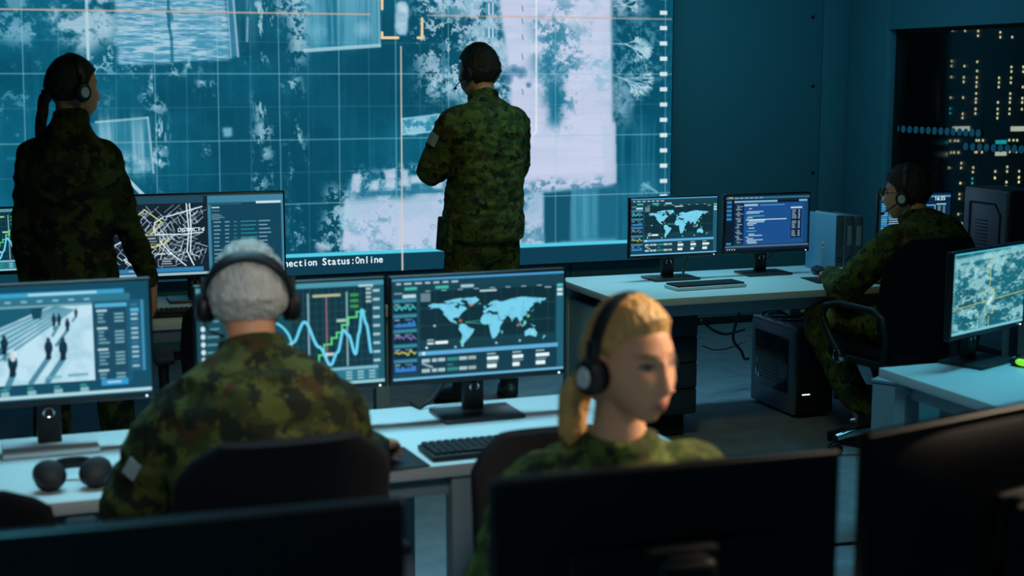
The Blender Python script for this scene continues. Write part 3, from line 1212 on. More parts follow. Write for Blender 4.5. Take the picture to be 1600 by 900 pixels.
L7 += [(708, 272), (708, 295), (706, 327), (705, 351), (702, 406), (701, 429), (700, 450), (699, 483), (698, 507), (768, 272), (768, 296), (765, 373), (763, 429), (762, 450), (761, 484)]
L7 += [(697, 640), (718, 640), (737, 640), (699, 698), (732, 698), (627, 797), (624, 829), (687, 774), (686, 797), (683, 850), (681, 874), (747, 796), (745, 827), (745, 850)]
T7 = [(224, 508), (400, 481), (400, 505), (512, 832), (511, 855), (510, 878)]
L6 = [(834, 177), (831, 202), (972, 238), (971, 264), (976, 173), (965, 355), (957, 485), (1180, 143), (1247, 167), (1245, 194), (1321, 139), (1320, 166), (940, 412), (940, 427), (967, 412), (985, 410), (1010, 425), (1020, 410)]
LL = [(1360 + x / 3.2125, 20 + y / 3.2143, 'ledy') for x, y in L7] + [(1360 + x / 3.2125, 20 + y / 3.2143, 'ledt') for x, y in T7]
LL += [(1240 + x / 3.75, 240 + y / 3.75, 'ledy') for x, y in L6]
led_me = {}
for kk in ('ledy', 'ledt'):
    led_me[kk] = MB().box((0, 0, 0), (.015, .008, .022), .004).mesh('indicator_light')
    led_me[kk].materials.append(M[kk])
for px, py, kk in LL:
    p = on_y(px, py, YR - .03)
    if p.z < .02 or p.z > 2.2:
        continue
    i = min(2, max(0, int((p.x - rack_x0) / .6 + 1)))
    o = bpy.data.objects.new('indicator_light', led_me[kk])
    COL.objects.link(o)
    o.parent = racks[i]
    o.location = (p.x - racks[i].location.x, -.03, p.z)
for x0, x1, y0, y1, kk in ((412, 497, 571, 594, 'ledrect'), (333, 386, 643, 660, 'ledtrect'), (331, 385, 703, 720, 'ledrect'),
                           (705, 771, 571, 594, 'ledrect'), (629, 683, 640, 658, 'ledtrect'), (627, 682, 698, 717, 'ledrect')):
    a = on_y(1360 + x0 / 3.2125, 20 + y0 / 3.2143, YR - .03)
    b = on_y(1360 + x1 / 3.2125, 20 + y1 / 3.2143, YR - .03)
    i = min(2, max(0, int(((a.x + b.x) / 2 - rack_x0) / .6 + 1)))
    q = (a + b) / 2
    MB().box((q.x - racks[i].location.x, -.03, q.z), (b.x - a.x, .008, a.z - b.z), .003).build('status_panel', M[kk], racks[i])

# ------------------------------------------------------------------ video wall
VX0 = -1.15
VX1 = on_y(1049.5, 150, YS).x
VZ0 = on_y(600, 424, YS).z
VZ1 = 2.72
VH, VW = VZ1 - VZ0, VX1 - VX0


def D(px, py):
    p = on_y(px, py, YS)
    return ((p.x - VX0) / VH, (VZ1 - p.z) / VH)


def DP(*pts):
    return [D(*p) for p in pts]


def video_wall_picture():
    c = Canvas(1250, 530, VW / VH, (6, 82, 108))
    U, W = c.U, c.W
    nb = c.noise(1.6, 2.2, 31, 4)
    fine = c.noise(64, 64, 32, 4, .75)
    mid = c.noise(17, 21, 33, 5, .72)
    streak = c.noise(22, 180, 34, 3, .8)
    vstreak = c.noise(60, 3, 35, 3, .7)
    hst = c.noise(5, 46, 37, 4, .65)
    vfine = c.noise(70, 22, 38, 4, .7)
    big = c.noise(4.2, 4.2, 36, 4)
    c.blend(ramp(nb, .38, .62) * .55, (16, 110, 140))
    c.blend(ramp(mid, .35, .7) * .25, (24, 120, 150))
    c.blend(ramp(vstreak, .5, .8) * .25, (30, 122, 150))
    c.blend(ramp(-nb, -.42, -.3) * .5, (3, 66, 88))
    white = (204, 212, 238)
    pale = (140, 190, 214)

    def zone(pts, mask, col, a=1.0, soft=.012, warp=.010):
        c.poly(DP(*pts), col, a, mask, soft, warp)

    def spots(px, py, r, col, a=.8, thr=.46):
        """a ragged bright clump"""
        u, v = D(px, py)
        r = r * .6
        d = np.hypot(U - u, W - v) / r
        c.blend(np.clip(1.1 - d, 0, 1) ** .7 * ramp(fine * .6 + mid * .4 + .10 * (1 - d), thr + .03, thr + .09) * (d < 1.1) * a, col)
    # left: broken snow, roofs
    zone([(-200, -60), (180, -60), (185, 60), (-200, 40)], ramp(mid, .50, .60), pale, .55)
    zone([(62, 8), (170, -10), (178, 62), (132, 84), (74, 52)], ramp(mid, .36, .56), (178, 208, 226), .8)
    zone([(128, 60), (186, 50), (190, 115), (130, 125)], ramp(fine, .54, .62), pale, .8)
    zone([(-200, 60), (60, 60), (60, 240), (-200, 330)], ramp(fine * .5 + mid * .5, .60, .68), (90, 165, 190), .6, .03)
    zone([(0, 30), (70, 40), (60, 70), (0, 60)], ramp(mid, .5, .6), pale, .6)
    c.poly(DP((174, -40), (350, -40), (360, 91), (185, 101)), (70, 148, 182), 1, None, .003, .003)
    zone([(174, -40), (350, -40), (360, 91), (185, 101)], ramp(streak, .38, .64), (182, 212, 228), .9, .004, .003)
    zone([(174, -40), (350, -40), (360, 91), (185, 101)], ramp(mid, .5, .7), (110, 176, 204), .4, .004, .003)
    c.line(DP((262, -30), (264, 40), (268, 60), (269, 95)), .008, (22, 104, 132), .75)
    c.line(DP((264, 20), (266, 28)), .016, (22, 104, 132), .7)
    c.poly(DP((352, -30), (366, -30), (373, 88), (361, 90)), (64, 146, 178), .7, None, .003)
    c.line(DP((362, -30), (372, 88)), .006, white, .6)
    c.line(DP((353, -30), (361, 90)), .004, white, .5)
    zone([(376, -20), (388, -20), (392, 70), (378, 66)], ramp(vstreak, .45, .6), pale, .5)
    c.line(DP((387, 28), (386, 64)), .006, pale, .7)
    c.poly(DP((454, -40), (592, -40), (593, 72), (476, 79)), (30, 116, 146), 1, None, .004, .002)
    zone([(454, -40), (592, -40), (593, 72), (476, 79)], ramp(vstreak, .38, .7), (110, 182, 206), .6, .006)
    zone([(470, -40), (592, -40), (592, 20), (474, 20)], ramp(vstreak, .3, .6), (130, 190, 214), .45, .05)
    zone([(436, -40), (482, -40), (478, 104), (456, 84)], ramp(fine, .42, .54), (178, 212, 230), .85)
    c.line(DP((476, 79), (593, 71)), .010, (180, 215, 230), .8)
    c.line(DP((591, -40), (593, 72)), .006, (150, 200, 220), .7)
    spots(567, 46, .045, (150, 202, 222), .7, .38)
    spots(497, 48, .045, (120, 184, 208), .6, .40)
    # left building and the small box
    c.poly(DP((140, 193), (231, 184), (240, 270), (170, 276)), (46, 130, 158), .9, None, .003, .003)
    zone([(140, 192), (231, 184), (240, 270), (170, 276)], ramp(vstreak, .36, .68), (165, 205, 224), .75, .02)
    zone([(180, 244), (238, 246), (241, 272), (190, 276)], ramp(mid, .32, .5), (186, 216, 232), .8)
    c.line(DP((150, 191), (231, 184), (240, 270)), .006, (175, 210, 226), .7)
    zone([(155, 150), (172, 150), (170, 176), (158, 170)], ramp(fine, .42, .52), (150, 200, 218), .8)
    c.poly(DP((348, 200), (363, 199), (363, 213), (349, 214)), (120, 182, 204), .9, None, .003)
    c.line(DP((199, 280), (245, 326)), .010, (178, 216, 230), .95)
    # snow streaks
    for x0, x1, y0, y1 in ((398, 426, 150, 420), (450, 476, 95, 430), (226, 256, 90, 280), (384, 430, -10, 100), (206, 216, 92, 120), (280, 304, 90, 114), (240, 262, 200, 300), (310, 340, 110, 150)):
        zone([(x0, y0), (x1, y0), (x1 + 3, y1), (x0 + 3, y1)], ramp(vfine, .56, .66) * ramp(mid, .42, .58), (176, 214, 230), .85, .010, .010)
    for px, py, r in ((245, 166, .05), (228, 152, .035), (316, 130, .03), (270, 114, .05), (456, 130, .055), (320, 235, .03), (212, 108, .04), (250, 240, .04), (254, 256, .03), (160, 40, .05), (411, 205, .06), (415, 240, .04), (405, 285, .05), (440, 12, .05), (292, 100, .03)):
        spots(px, py, r, (170, 208, 226), .75, .50)
    # vehicle and the marker round it
    c.poly(DP((596, -40), (664, -40), (662, 62), (598, 62)), (6, 78, 102), .6, None, .006)
    c.poly(DP((619, 8), (624, 2), (634, 2), (638, 9), (637, 48), (634, 55), (622, 55), (617, 44)), (160, 202, 224), .95, None, .003)
    zone([(620, 2), (637, 4), (636, 55), (621, 53)], ramp(mid, .40, .6), (214, 226, 240), .8, .004)
    c.poly(DP((622, 20), (635, 20), (634, 26), (622, 26)), (110, 170, 200), .6, None, .003)
    # speckled trees in the middle
    zone([(645, -40), (780, -40), (800, 170), (720, 175), (655, 135), (672, 70)], ramp(mid, .50, .57), (120, 184, 208), .6, .012, .02)
    zone([(650, -40), (785, -40), (800, 170), (655, 150)], ramp(fine * .7 + mid * .3, .515, .56), (196, 218, 236), .8, .02, .02)
    zone([(715, -40), (780, -40), (800, 170), (740, 160)], ramp(mid, .40, .56), (180, 208, 230), .7, .02, .02)
    zone([(655, 20), (730, 30), (720, 110), (660, 90)], ramp(mid, .50, .58), (10, 84, 110), .5, .02, .02)
    # little roof left of the standing man
    c.poly(DP((628, 186), (694, 178), (697, 203), (630, 210)), (50, 138, 168), 1, None, .003)
    zone([(628, 186), (694, 178), (697, 203), (630, 210)], ramp(fine, .40, .55), (160, 210, 228), .85, .003)
    c.line(DP((628, 186), (694, 178), (697, 203), (630, 210), (628, 186)), .005, (170, 214, 230), .7)
    # the large pale roofs on the right
    c.poly(DP((774, -40), (958, -40), (962, 288), (850, 300), (800, 296), (796, 120)), white, 1, None, .004, .003)
    zone([(772, -40), (960, -40), (962, 300), (796, 296)], ramp(hst, .5, .75), (176, 196, 226), .35, .01)
    zone([(836, 26), (892, 0), (905, 110), (888, 196), (852, 200), (850, 150), (840, 120)], ramp(mid, .40, .52), (30, 118, 148), .9, .022, .03)
    zone([(838, 30), (866, 20), (872, 110), (844, 116)], ramp(fine, .40, .52), (30, 118, 148), .7, .012, .03)
    zone([(850, 110), (878, 110), (874, 190), (855, 190)], ramp(big, .20, .40), (14, 104, 134), .9, .010, .015)
    zone([(870, -40), (940, -40), (930, 60), (880, 130)], ramp(mid, .48, .6), (140, 186, 212), .55, .03, .03)
    zone([(888, 50), (956, 40), (958, 150), (900, 170)], ramp(mid, .52, .62), (110, 170, 200), .6, .03, .03)
    zone([(905, -40), (930, -40), (925, 10), (906, 14)], ramp(mid, .40, .52), (60, 138, 168), .7, .02, .02)
    spots(892, 30, .05, (225, 232, 246), .8, .35)
    c.line(DP((838, -40), (838, 205), (830, 215)), .006, (232, 240, 250), .8)
    for px, py, r in ((815, 114, .032), (803, 110, .03), (826, 133, .016), (792, 122, .035)):
        spots(px, py, r, (50, 112, 150), .9, .36)
    for py in (10, 30, 55, 85, 140):
        c.line(DP((816, py), (817, py + 7)), .004, (90, 130, 165), .7)
    for y0, y1 in ((6, 22), (44, 58)):
        c.poly(DP((758, y0), (774, y0), (774, y1), (758, y1)), (40, 130, 160), 1, None, .003)
        c.line(DP((764, y0), (764, y1)), .006, white)
        c.line(DP((770, y0), (770, y1)), .005, white)
    # bare trees at the right
    c.poly(DP((955, -40), (1060, -40), (1060, 400), (960, 400)), (6, 80, 106), .9, None, .004)
    zone([(950, -40), (1022, -40), (1010, 26), (952, 34)], ramp(mid, .38, .56), (190, 212, 234), .9, .02, .02)
    zone([(952, 30), (1030, 50), (1022, 150), (985, 190), (952, 196)], ramp(fine * .6 + mid * .4, .45, .58), (130, 190, 212), .65, .03, .03)
    zone([(950, 130), (985, 150), (982, 190), (955, 200)], ramp(mid, .30, .5), (184, 210, 232), .85, .02, .02)
    zone([(956, 170), (1046, 160), (1046, 205), (970, 205)], ramp(mid, .48, .6), (20, 104, 132), .6, .03, .02)
    rng = random.Random(5)

    def twig(x, y, ang, ln, w, dep):
        q = (x + ln * math.cos(ang), y + ln * math.sin(ang))
        c.line(DP((x, y), q), w, (186, 218, 232), .55)
        if dep:
            for _ in range(4):
                twig(*q, ang + rng.uniform(-.75, .75), ln * rng.uniform(.5, .85), w * .8, dep - 1)
    twig(957, 68, .05, 20, .004, 4)
    twig(958, 118, .30, 20, .004, 4)
    twig(958, 10, -.1, 18, .0035, 3)
    zone([(962, 200), (1050, 190), (1050, 385), (964, 385)], ramp(nb, .35, .6), (34, 122, 152), .8, .02)
    zone([(962, 200), (1050, 190), (1050, 385), (964, 385)], ramp(vstreak, .4, .7), (50, 134, 162), .5, .02)
    spots(1008, 292, .035, (150, 200, 218), .7, .46)
    c.line(DP((1006, 287), (1026, 300)), .008, (130, 190, 210), .7)
    # houses along the bottom
    c.poly(DP((545, 290), (575, 284), (700, 278), (700, 392), (540, 396), (535, 320)), (110, 172, 202), .85, None, .004, .006)
    zone([(540, 308), (700, 302), (700, 395), (536, 396)], ramp(mid, .22, .42), (198, 210, 236), .92, .003, .003)
    zone([(545, 310), (700, 304), (700, 340), (545, 345)], ramp(mid, .40, .6), (160, 196, 220), .6, .006, .012)
    zone([(540, 268), (690, 262), (690, 304), (545, 306)], ramp(mid, .42, .54), (24, 110, 140), .8, .008, .012)
    zone([(545, 264), (690, 258), (690, 290), (550, 300)], ramp(fine, .50, .58), (190, 212, 232), .6, .008, .012)
    c.line(DP((548, 304), (690, 298)), .010, (40, 120, 150), .7)
    for x0, y0, x1, y1 in ((548, 272, 562, 298), (600, 266, 618, 292), (642, 276, 672, 288), (578, 282, 590, 296), (628, 268, 638, 290), (676, 280, 692, 296)):
        c.poly(DP((x0, y0), (x1, y0 - 2), (x1, y1), (x0, y1)), (198, 216, 236), .85, None, .003, .005)
    zone([(518, 290), (560, 296), (560, 400), (505, 400)], ramp(fine, .47, .57), (170, 208, 226), .85, .012, .015)
    zone([(490, 374), (640, 376), (690, 396), (500, 404)], ramp(mid, .46, .56), (194, 212, 234), .8, .006, .02)
    c.poly(DP((800, 300), (964, 290), (964, 384), (800, 390)), (140, 184, 212), .6, None, .006)
    zone([(800, 296), (850, 300), (850, 384), (800, 388)], ramp(mid, .32, .5), (188, 206, 232), .9, .005, .004)
    zone([(808, 305), (845, 305), (845, 340), (812, 345)], ramp(mid, .44, .6), (100, 160, 192), .7, .02, .02)
    c.poly(DP((850, 302), (893, 298), (893, 376), (851, 380)), (14, 80, 104), .95, None, .003)
    c.poly(DP((893, 298), (934, 294), (934, 372), (893, 376)), (44, 130, 158), .95, None, .003)
    zone([(893, 298), (934, 294), (934, 372), (893, 376)], ramp(vstreak, .4, .6), (90, 160, 188), .5, .004)
    c.poly(DP((934, 294), (964, 290), (964, 372), (934, 374)), (12, 92, 120), .8, None, .004)
    zone([(800, 286), (900, 280), (960, 276), (960, 294), (800, 304)], ramp(fine, .46, .58), (50, 122, 158), .7, .006)
    c.poly(DP((940, 195), (962, 190), (964, 286), (945, 290)), (192, 206, 232), .9, None, .003)
    # grid laid over the picture
    gl = (150, 206, 220)
    for x0, x1 in ((-60, -48), (31, 45), (238, 248), (337, 346), (433, 441), (528, 532), (700, 702), (760, 761), (868, 868), (1040, 1039)):
        c.line(DP((x0, -60), (x1, 400)), .0028, gl, .5)
    for x0 in (90, 180, 290, 390, 480, 575, 616, 655, 690, 826, 910, 1000):
        c.line(DP((x0, -60), (x0 + 4, 400)), .0030, gl, .18)
    c.line(DP((133, -60), (138, 92)), .008, (190, 222, 232), .8)
    for y0 in (115, 225.5, 333):
        a, b = D(-250, y0 + (120 - y0) / 6905 * -250), D(1049, y0 + (120 - y0) / 6905 * 1049)
        c.line([a, b], .0034, gl, .5)
    for y0 in (62, 170, 280):
        a, b = D(-250, y0 + (120 - y0) / 6905 * -250), D(1049, y0 + (120 - y0) / 6905 * 1049)
        c.line([a, b], .0030, gl, .14)
    om = (214, 178, 160)
    c.line(DP((-260, 10.5), (577, 22.5)), .0046, om, .8)
    c.line(DP((668, 24), (1049, 30)), .0044, om, .65)
    c.line(DP((626.5, 73), (628.5, 386)), .0044, (226, 208, 194), .85)
    c.line(DP((618, -20), (620, 386)), .0034, gl, .4)
    br = (240, 210, 165)
    for p in ([(597, -20), (597, 14)], [(597, 51), (597, 59), (622, 59)], [(659.5, 29), (659.5, 59), (653, 59)], [(660, -20), (660, -4)]):
        c.line(DP(*p), .0075, br)
    for k in range(-2, 13):
        y = 20 + 23.9 * k
        u0, v0 = D(1031, y)
        u1, v1 = D(1042.5, y)
        c.rect(u0, v0 - .006, u1, v0 + .006, (218, 236, 240))
    # fine pitch of the light-emitting tiles
    c.blend((np.sin(W * VH * 2 * math.pi / .0125) > .2) * .07, (0, 40, 60))
    # status strip along the foot
    v0 = D(600, 391.5)[1]
    c.rect(0, v0, VW / VH, 1, (14, 60, 80))
    c.rect(0, v0 - .001, VW / VH, v0 + .009, (84, 206, 232))
    c.line(DP((628.5, 386), (629, 430)), .0052, (226, 205, 190), .9)
    return c


vw = thing('video_wall', 'huge video wall with a blue aerial view and a grid, on the back wall', 'screen', ((VX0 + VX1) / 2, YS, VZ0))
display('display', VW, VH, video_wall_picture(), vw, 0, 0, M['videowall'])
fr = MB()
fr.box((0, .075, VH / 2), (VW + .02, .14, VH + .02), .006)
fr.build('cabinet', M['black2'], vw)
a, b = on_y(420, 412, YS), on_y(598.5, 408, YS)
tm = text_mesh('Connection Status:Online', .044, (b.x - a.x) / 24, .0008)
zt = on_y(550, 412, YS).z
tm.map(lambda p: V((p.x + a.x - vw.location.x, -.004, p.y + zt - vw.location.z)))
tm.build('status_text', M['textw'], vw, smooth=False)


# ------------------------------------------------------------------ furniture builders
def desk(label, x0, x1, y0, y1, z, legs, panel=None, rails=True, group=None, th=.034):
    """desktop with square legs (each (x, y)), rails under the long sides, optional end panel"""
    t = thing('desk', label, 'desk', ((x0 + x1) / 2, (y0 + y1) / 2, 0), 0, group)
    cx, cy = t.location.x, t.location.y
    MB().box((0, 0, z - th / 2), (x1 - x0, y1 - y0, th), .004).build('desktop', M['desk'], t)
    for lx, ly in legs:
        MB().box((lx - cx, ly - cy, (z - th) / 2), (.06, .06, z - th), .004).build('leg', M['deskframe'], t)
    if rails:
        for yy in (y0 + .07, y1 - .07):
            MB().box((0, yy - cy, z - th - .03), (x1 - x0 - .10, .03, .06), .003).build('rail', M['deskframe'], t)
    if panel:
        (pa, pb) = panel
        MB().box(((pa[0] + pb[0]) / 2 - cx, (pa[1] + pb[1]) / 2 - cy, (pa[2] + pb[2]) / 2), (abs(pb[0] - pa[0]), abs(pb[1] - pa[1]), abs(pb[2] - pa[2])), .004).build('side_panel', M['deskframe'], t)
    return t


def monitor(label, loc, rz, w, h, cv, lift=.115, group=None, base='standgrey', shell='bezel', bz=.008, chin=.018, name='computer_monitor', back=False, dark_edge=None):
    """origin at the foot; faces local -y"""
    t = thing(name, label, 'monitor', loc, rz, group)
    W, H = w + 2 * bz, h + bz + chin
    s = MB()
    s.box((0, .012, lift + H / 2), (W, .026, H), .006, seg=3)
    if back == 'flat':
        s.box((0, .03, lift + H * .42), (W * .6, .02, H * .5), .008, seg=3)
    elif back:                                                 # shallow bulge of the housing
        s.loft([(V((0, .024, lift + H / 2)), V((W * .47, 0, 0)), V((0, 0, H * .46))), (V((0, .045, lift + H * .5)), V((W * .40, 0, 0)), V((0, 0, H * .38))),
                (V((0, .055, lift + H * .5)), V((W * .30, 0, 0)), V((0, 0, H * .28)))], 40, .45)
    else:
        s.loft([(V((0, .024, lift + H / 2)), V((W * .36, 0, 0)), V((0, 0, H * .36))), (V((0, .05, lift + H * .5)), V((W * .25, 0, 0)), V((0, 0, H * .24)))], 28, .4)
    s.build('housing', M[shell], t)
    display('display', w, h, cv, t, -.0022, lift + chin, M['display'])
    MB().cyl((W / 2 - .022, -.0005, lift + chin * .45), (W / 2 - .022, -.004, lift + chin * .45), .0024, n=12).build('power_light', M['ledw'], t)
    c = MB()
    c.box((0, .068, .008 + (lift + H * .62) / 2), (.062, .030, lift + H * .62), .006)
    c.box((0, .055, lift + H * .5), (.11, .03, .11), .008)
    col = c.build('stand_column', M['black'], t)
    if lift > .09:
        ring = MB().torus((0, .052, lift * .76), .013, .0032, (0, 1, 0), 24, 8)
        ring.build('cable_ring', M['chrome'], col)
    MB().box((0, .03, .006), (.245, .17, .012), .005).build('base_plate', M[base], t)
    return t


def keyboard(label, loc, rz, w=.44, d=.13, m='black', rim=None):
    t = thing('keyboard', label, 'keyboard', loc, rz)
    b = MB().box((0, 0, .009), (w, d, .014), .004)
    b.build('case', M[rim or m], t)
    k = MB()
    rows, cols = 6, 21
    kx, ky = (w - .014) / cols, (d - .012) / rows
    for i in range(cols):
        for j in range(rows):
            if j == 0 and 4 <= i <= 9:
                continue
            k.box((-w / 2 + .007 + kx * (i + .5), -d / 2 + .006 + ky * (j + .5), .020), (kx * .84, ky * .82, .009), .0018, seg=1)
    k.box((-w / 2 + .007 + kx * 7, -d / 2 + .006 + ky * .5, .020), (kx * 5.8, ky * .82, .009), .0018, seg=1)
    o = k.build('keys', M['black2'], t)
    o['kind'] = 'stuff'
    return t


def mouse(label, loc, rz):
    t = thing('computer_mouse', label, 'mouse', loc, rz)
    s = MB().loft([(V((0, -.055, .013)), V((.018, 0, 0)), V((0, 0, .010))), (V((0, -.035, .017)), V((.029, 0, 0)), V((0, 0, .016))), (V((0, 0, .019)), V((.031, 0, 0)), V((0, 0, .019))),
                   (V((0, .035, .016)), V((.029, 0, 0)), V((0, 0, .015))), (V((0, .055, .012)), V((.018, 0, 0)), V((0, 0, .009)))], 18, .8)
    s.build('shell', M['black'], t)
    MB().cyl((-.004, .028, .030), (.004, .028, .030), .008, n=14).build('wheel', M['black2'], t)
    return t


def mouse_pad(label, loc, rz, w, d):
    o = MB().box((0, 0, .002), (w, d, .004), .0015).build('mouse_pad', M['black2'])
    o.location = loc
    o.rotation_euler = (0, 0, rz)
    return tag(o, label, 'mouse pad')


def chair(label, loc, rz, top=1.0, bw=.48, arms='pad', seat_z=.46, back_y=-.24, lean=.10, bottom=.56, shape=.5):
    """office chair; its sitter faces local +y"""
    t = thing('office_chair', label, 'chair', loc, rz, 'office chairs in the control room')
    s = MB().box((0, 0, seat_z), (.48, .46, .075), .03, seg=3, cuts=2)
    s.build('seat', M['mesh'], t)
    H = top - bottom
    secs = []
    for i in range(13):
        f = i / 12
        z = bottom + H * f
        wd = bw / 2 * (1 - .10 * abs(f - .45)) * min(1, (1 - (max(0, f - .8) / .2) ** 2 * .35)) * (1 - (max(0, .12 - f) / .12) ** 2 * .25)
        y = back_y - lean * f + .03 * math.sin(math.pi * f)
        secs.append((V((0, y, z)), V((wd, 0, 0)), V((0, .026, 0))))
    b = MB().loft(secs, 36, shape)
    b.map(lambda p: V((p.x, p.y + .9 * p.x * p.x, p.z)))
    b.build('backrest', M['mesh'], t)
    MB().tube([(0, -.10, seat_z - .05), (0, -.26, seat_z - .04), (0, -.31 - lean * .2, bottom + .05), (0, back_y - .045 - lean * .4, bottom + H * .42)], .022, 10).build('back_support', M['black'], t)
    MB().cyl((0, 0, .10), (0, 0, .27), .028).cyl((0, 0, .26), (0, 0, seat_z - .035), .018).box((0, 0, seat_z - .045), (.2, .2, .03), .008).build('gas_column', M['black'], t)
    for sx in (-1, 1):
        a = MB()
        if arms == 'pad':
            a.box((sx * .27, .02, .675), (.075, .24, .03), .013, seg=3)
            ar = a.build('armrest', M['black2'], t)
            MB().cyl((sx * .27, .0, .44), (sx * .27, .0, .67), .016, .020).box((sx * .24, 0, .435), (.10, .06, .02), .006).build('armrest_post', M['black'], ar)
        else:
            a.tube([(sx * .27, -.17, .47), (sx * .275, -.19, .56), (sx * .28, -.17, .655), (sx * .28, -.12, .685), (sx * .28, .10, .69), (sx * .28, .19, .67), (sx * .28, .215, .62), (sx * .275, .16, .53), (sx * .27, .09, .45)], .017, 12)
            a.box((sx * .27, -.04, .45), (.03, .30, .03), .008)
            ar = a.build('armrest', M['black'], t)
            hub = MB().loft([(V((sx * .285, .085, .455)), V((0, .034, 0)), V((0, 0, .034))), (V((sx * .297, .085, .455)), V((0, .032, 0)), V((0, 0, .032))), (V((sx * .302, .085, .455)), V((0, .02, 0)), V((0, 0, .02)))], 26)
            hub.build('chrome_hub', M['chrome'], ar)
    for k in range(5):
        an = 2 * math.pi * k / 5 + .31
        d = V((math.cos(an), math.sin(an), 0))
        leg = MB().tube([d * .02 + V((0, 0, .125)), d * .12 + V((0, 0, .118)), d * .24 + V((0, 0, .095)), d * .295 + V((0, 0, .078))], [.026, .024, .020, .016], 12)
        lg = leg.build('base_leg', M['chrome' if arms == 'loop' else 'black'], t)
        c = MB()
        q = d * .30
        nrm = V((-d.y, d.x, 0))
        for e in (-1, 1):
            c.cyl(q + nrm * e * .008 + V((0, 0, .028)), q + nrm * e * .026 + V((0, 0, .028)), .028, n=18)
        c.cyl(q + V((0, 0, .03)), q + V((0, 0, .085)), .009, n=10)
        c.build('caster', M['black2'], lg)
    return t


def headphones_geo(t, w, arc, swivel=None, mic=None, silver=True, band=.014, tilt=0.0):
    """head-local: ears at (+-w, 0, 0), band over +z; mic side -1/+1"""
    b = MB()
    secs = []
    for i in range(25):
        a = math.pi * i / 24
        p = V((-math.cos(a) * (w + .006), 0, math.sin(a) ** .82 * arc))
        a2 = a + .02
        q = V((-math.cos(a2) * (w + .006), 0, math.sin(min(a2, math.pi)) ** .82 * arc if a2 < math.pi else -.004))
        d = (q - p).normalized()
        n = V((d.z, 0, -d.x))
        secs.append((p, n * .005, V((0, band, 0))))
    b.loft(secs, 12, .7)
    rt_ = Matrix.Rotation(tilt, 3, 'X')
    b.map(lambda p: rt_ @ p)
    b.build('headband', M['black'], t)
    for sx in (-1, 1):
        c = MB()
        c.loft([(V((sx * (w - .004), 0, -.008)), V((0, .030, 0)), V((0, 0, .034))), (V((sx * (w + .012), 0, -.008)), V((0, .033, 0)), V((0, 0, .037))),
                (V((sx * (w + .024), 0, -.008)), V((0, .026, 0)), V((0, 0, .030))), (V((sx * (w + .028), 0, -.008)), V((0, .014, 0)), V((0, 0, .018)))], 24)
        if not swivel:
            c.box((sx * (w + .010), 0, .035), (.012, .022, .05), .005)
        sw = (lambda p: p)
        if swivel:
            q_ = V((sx, 0, 0)).rotation_difference(V(swivel)).to_matrix()
            o_ = V((sx * w, 0, -.008))
            sw = lambda p, q_=q_, o_=o_: q_ @ (p - o_) + o_
        c.map(sw)
        cup = c.build('ear_cup', M['black'], t)
        cu = MB().torus((sx * (w - .004), 0, -.008), .024, .010, (1, 0, 0), 24, 10).map(sw)
        cu.build('ear_cushion', M['mesh'], cup)
        if silver:
            MB().loft([(V((sx * (w + .024), 0, -.008)), V((0, .019, 0)), V((0, 0, .022))), (V((sx * (w + .030), 0, -.008)), V((0, .015, 0)), V((0, 0, .018)))], 22).build('cap', M['silver'], cup)
        if mic == sx:
            m = MB().tube([(sx * (w + .014), .01, -.02), (sx * (w + .014), .045, -.040), (sx * (w + .002), .080, -.060), (sx * (w - .022), .104, -.070)], .003, 8)
            m.ell((sx * (w - .024), .106, -.071), (.007, .010, .007), None, 12, 8)
            m.build('microphone_boom', M['black'], t)
    return t


# ------------------------------------------------------------------ middle row of desks
ZD = .71
mid = desk('long white desk of the grey haired operator, under three lit monitors', -.45, 1.70, 3.37, 4.03, ZD,
           [(-.40, 3.42), (-.40, 3.98), (1.10, 3.42), (1.10, 3.98), (1.64, 3.98)])
wm = world_map_picture()
gp = graph_picture()
p = on_z(750, 652, ZD)
monitor('lit monitor showing a world map, on the desk behind the blonde operator', (p.x, p.y, ZD), 0, .520, .292, wm, .108)
p = on_z(455, 676, ZD)
monitor('lit monitor with a wavy line graph and a dial, behind the grey haired head', (p.x + .01, p.y, ZD), 0, .520, .292, gp, .108)
p = on_z(80, 706, ZD)
monitor('lit monitor with street camera footage of walking people, at the left desk end', (p.x, p.y, ZD), 0, .530, .302, street_camera_picture(), .125, base='silver')
p = on_z(787, 701, ZD)
keyboard('black keyboard below the world map monitor, beside the blonde operator', (p.x, p.y, ZD), R(1), .44, .135)
p = on_z(612, 722, ZD)
mouse_pad('black mouse pad under the hand of the grey haired operator', (p.x - .0, p.y + .02, ZD), R(4), .15, .2)
mouse('dark mouse under the right hand of the grey haired operator', (p.x - .045, p.y + .02, ZD + .0045), R(4))
p = on_z(115, 762, ZD)
hp = thing('headphones', 'black headphones lying unused on the desk at the bottom left', 'headphones', (p.x, p.y, ZD + .036))
headphones_geo(hp, .048, .075, (0, -.55, -.83), silver=False)
hp.scale = (1.1, 1.1, 1.1)
hp.rotation_euler = (R(-86), 0, R(-4))
# lead running down behind the world map monitor
p = on_z(690, 640, ZD)
tag(MB().tube([(p.x + .12, p.y + .06, ZD + .22), (p.x + .05, p.y + .055, ZD + .10), (p.x - .02, p.y + .04, ZD + .02), (p.x - .06, p.y + .02, ZD + .006), (p.x - .07, p.y + .08, ZD + .006)], .006).build('monitor_cable', M['cable']), 'black lead behind the near world map monitor, curving onto the desk', 'cable')

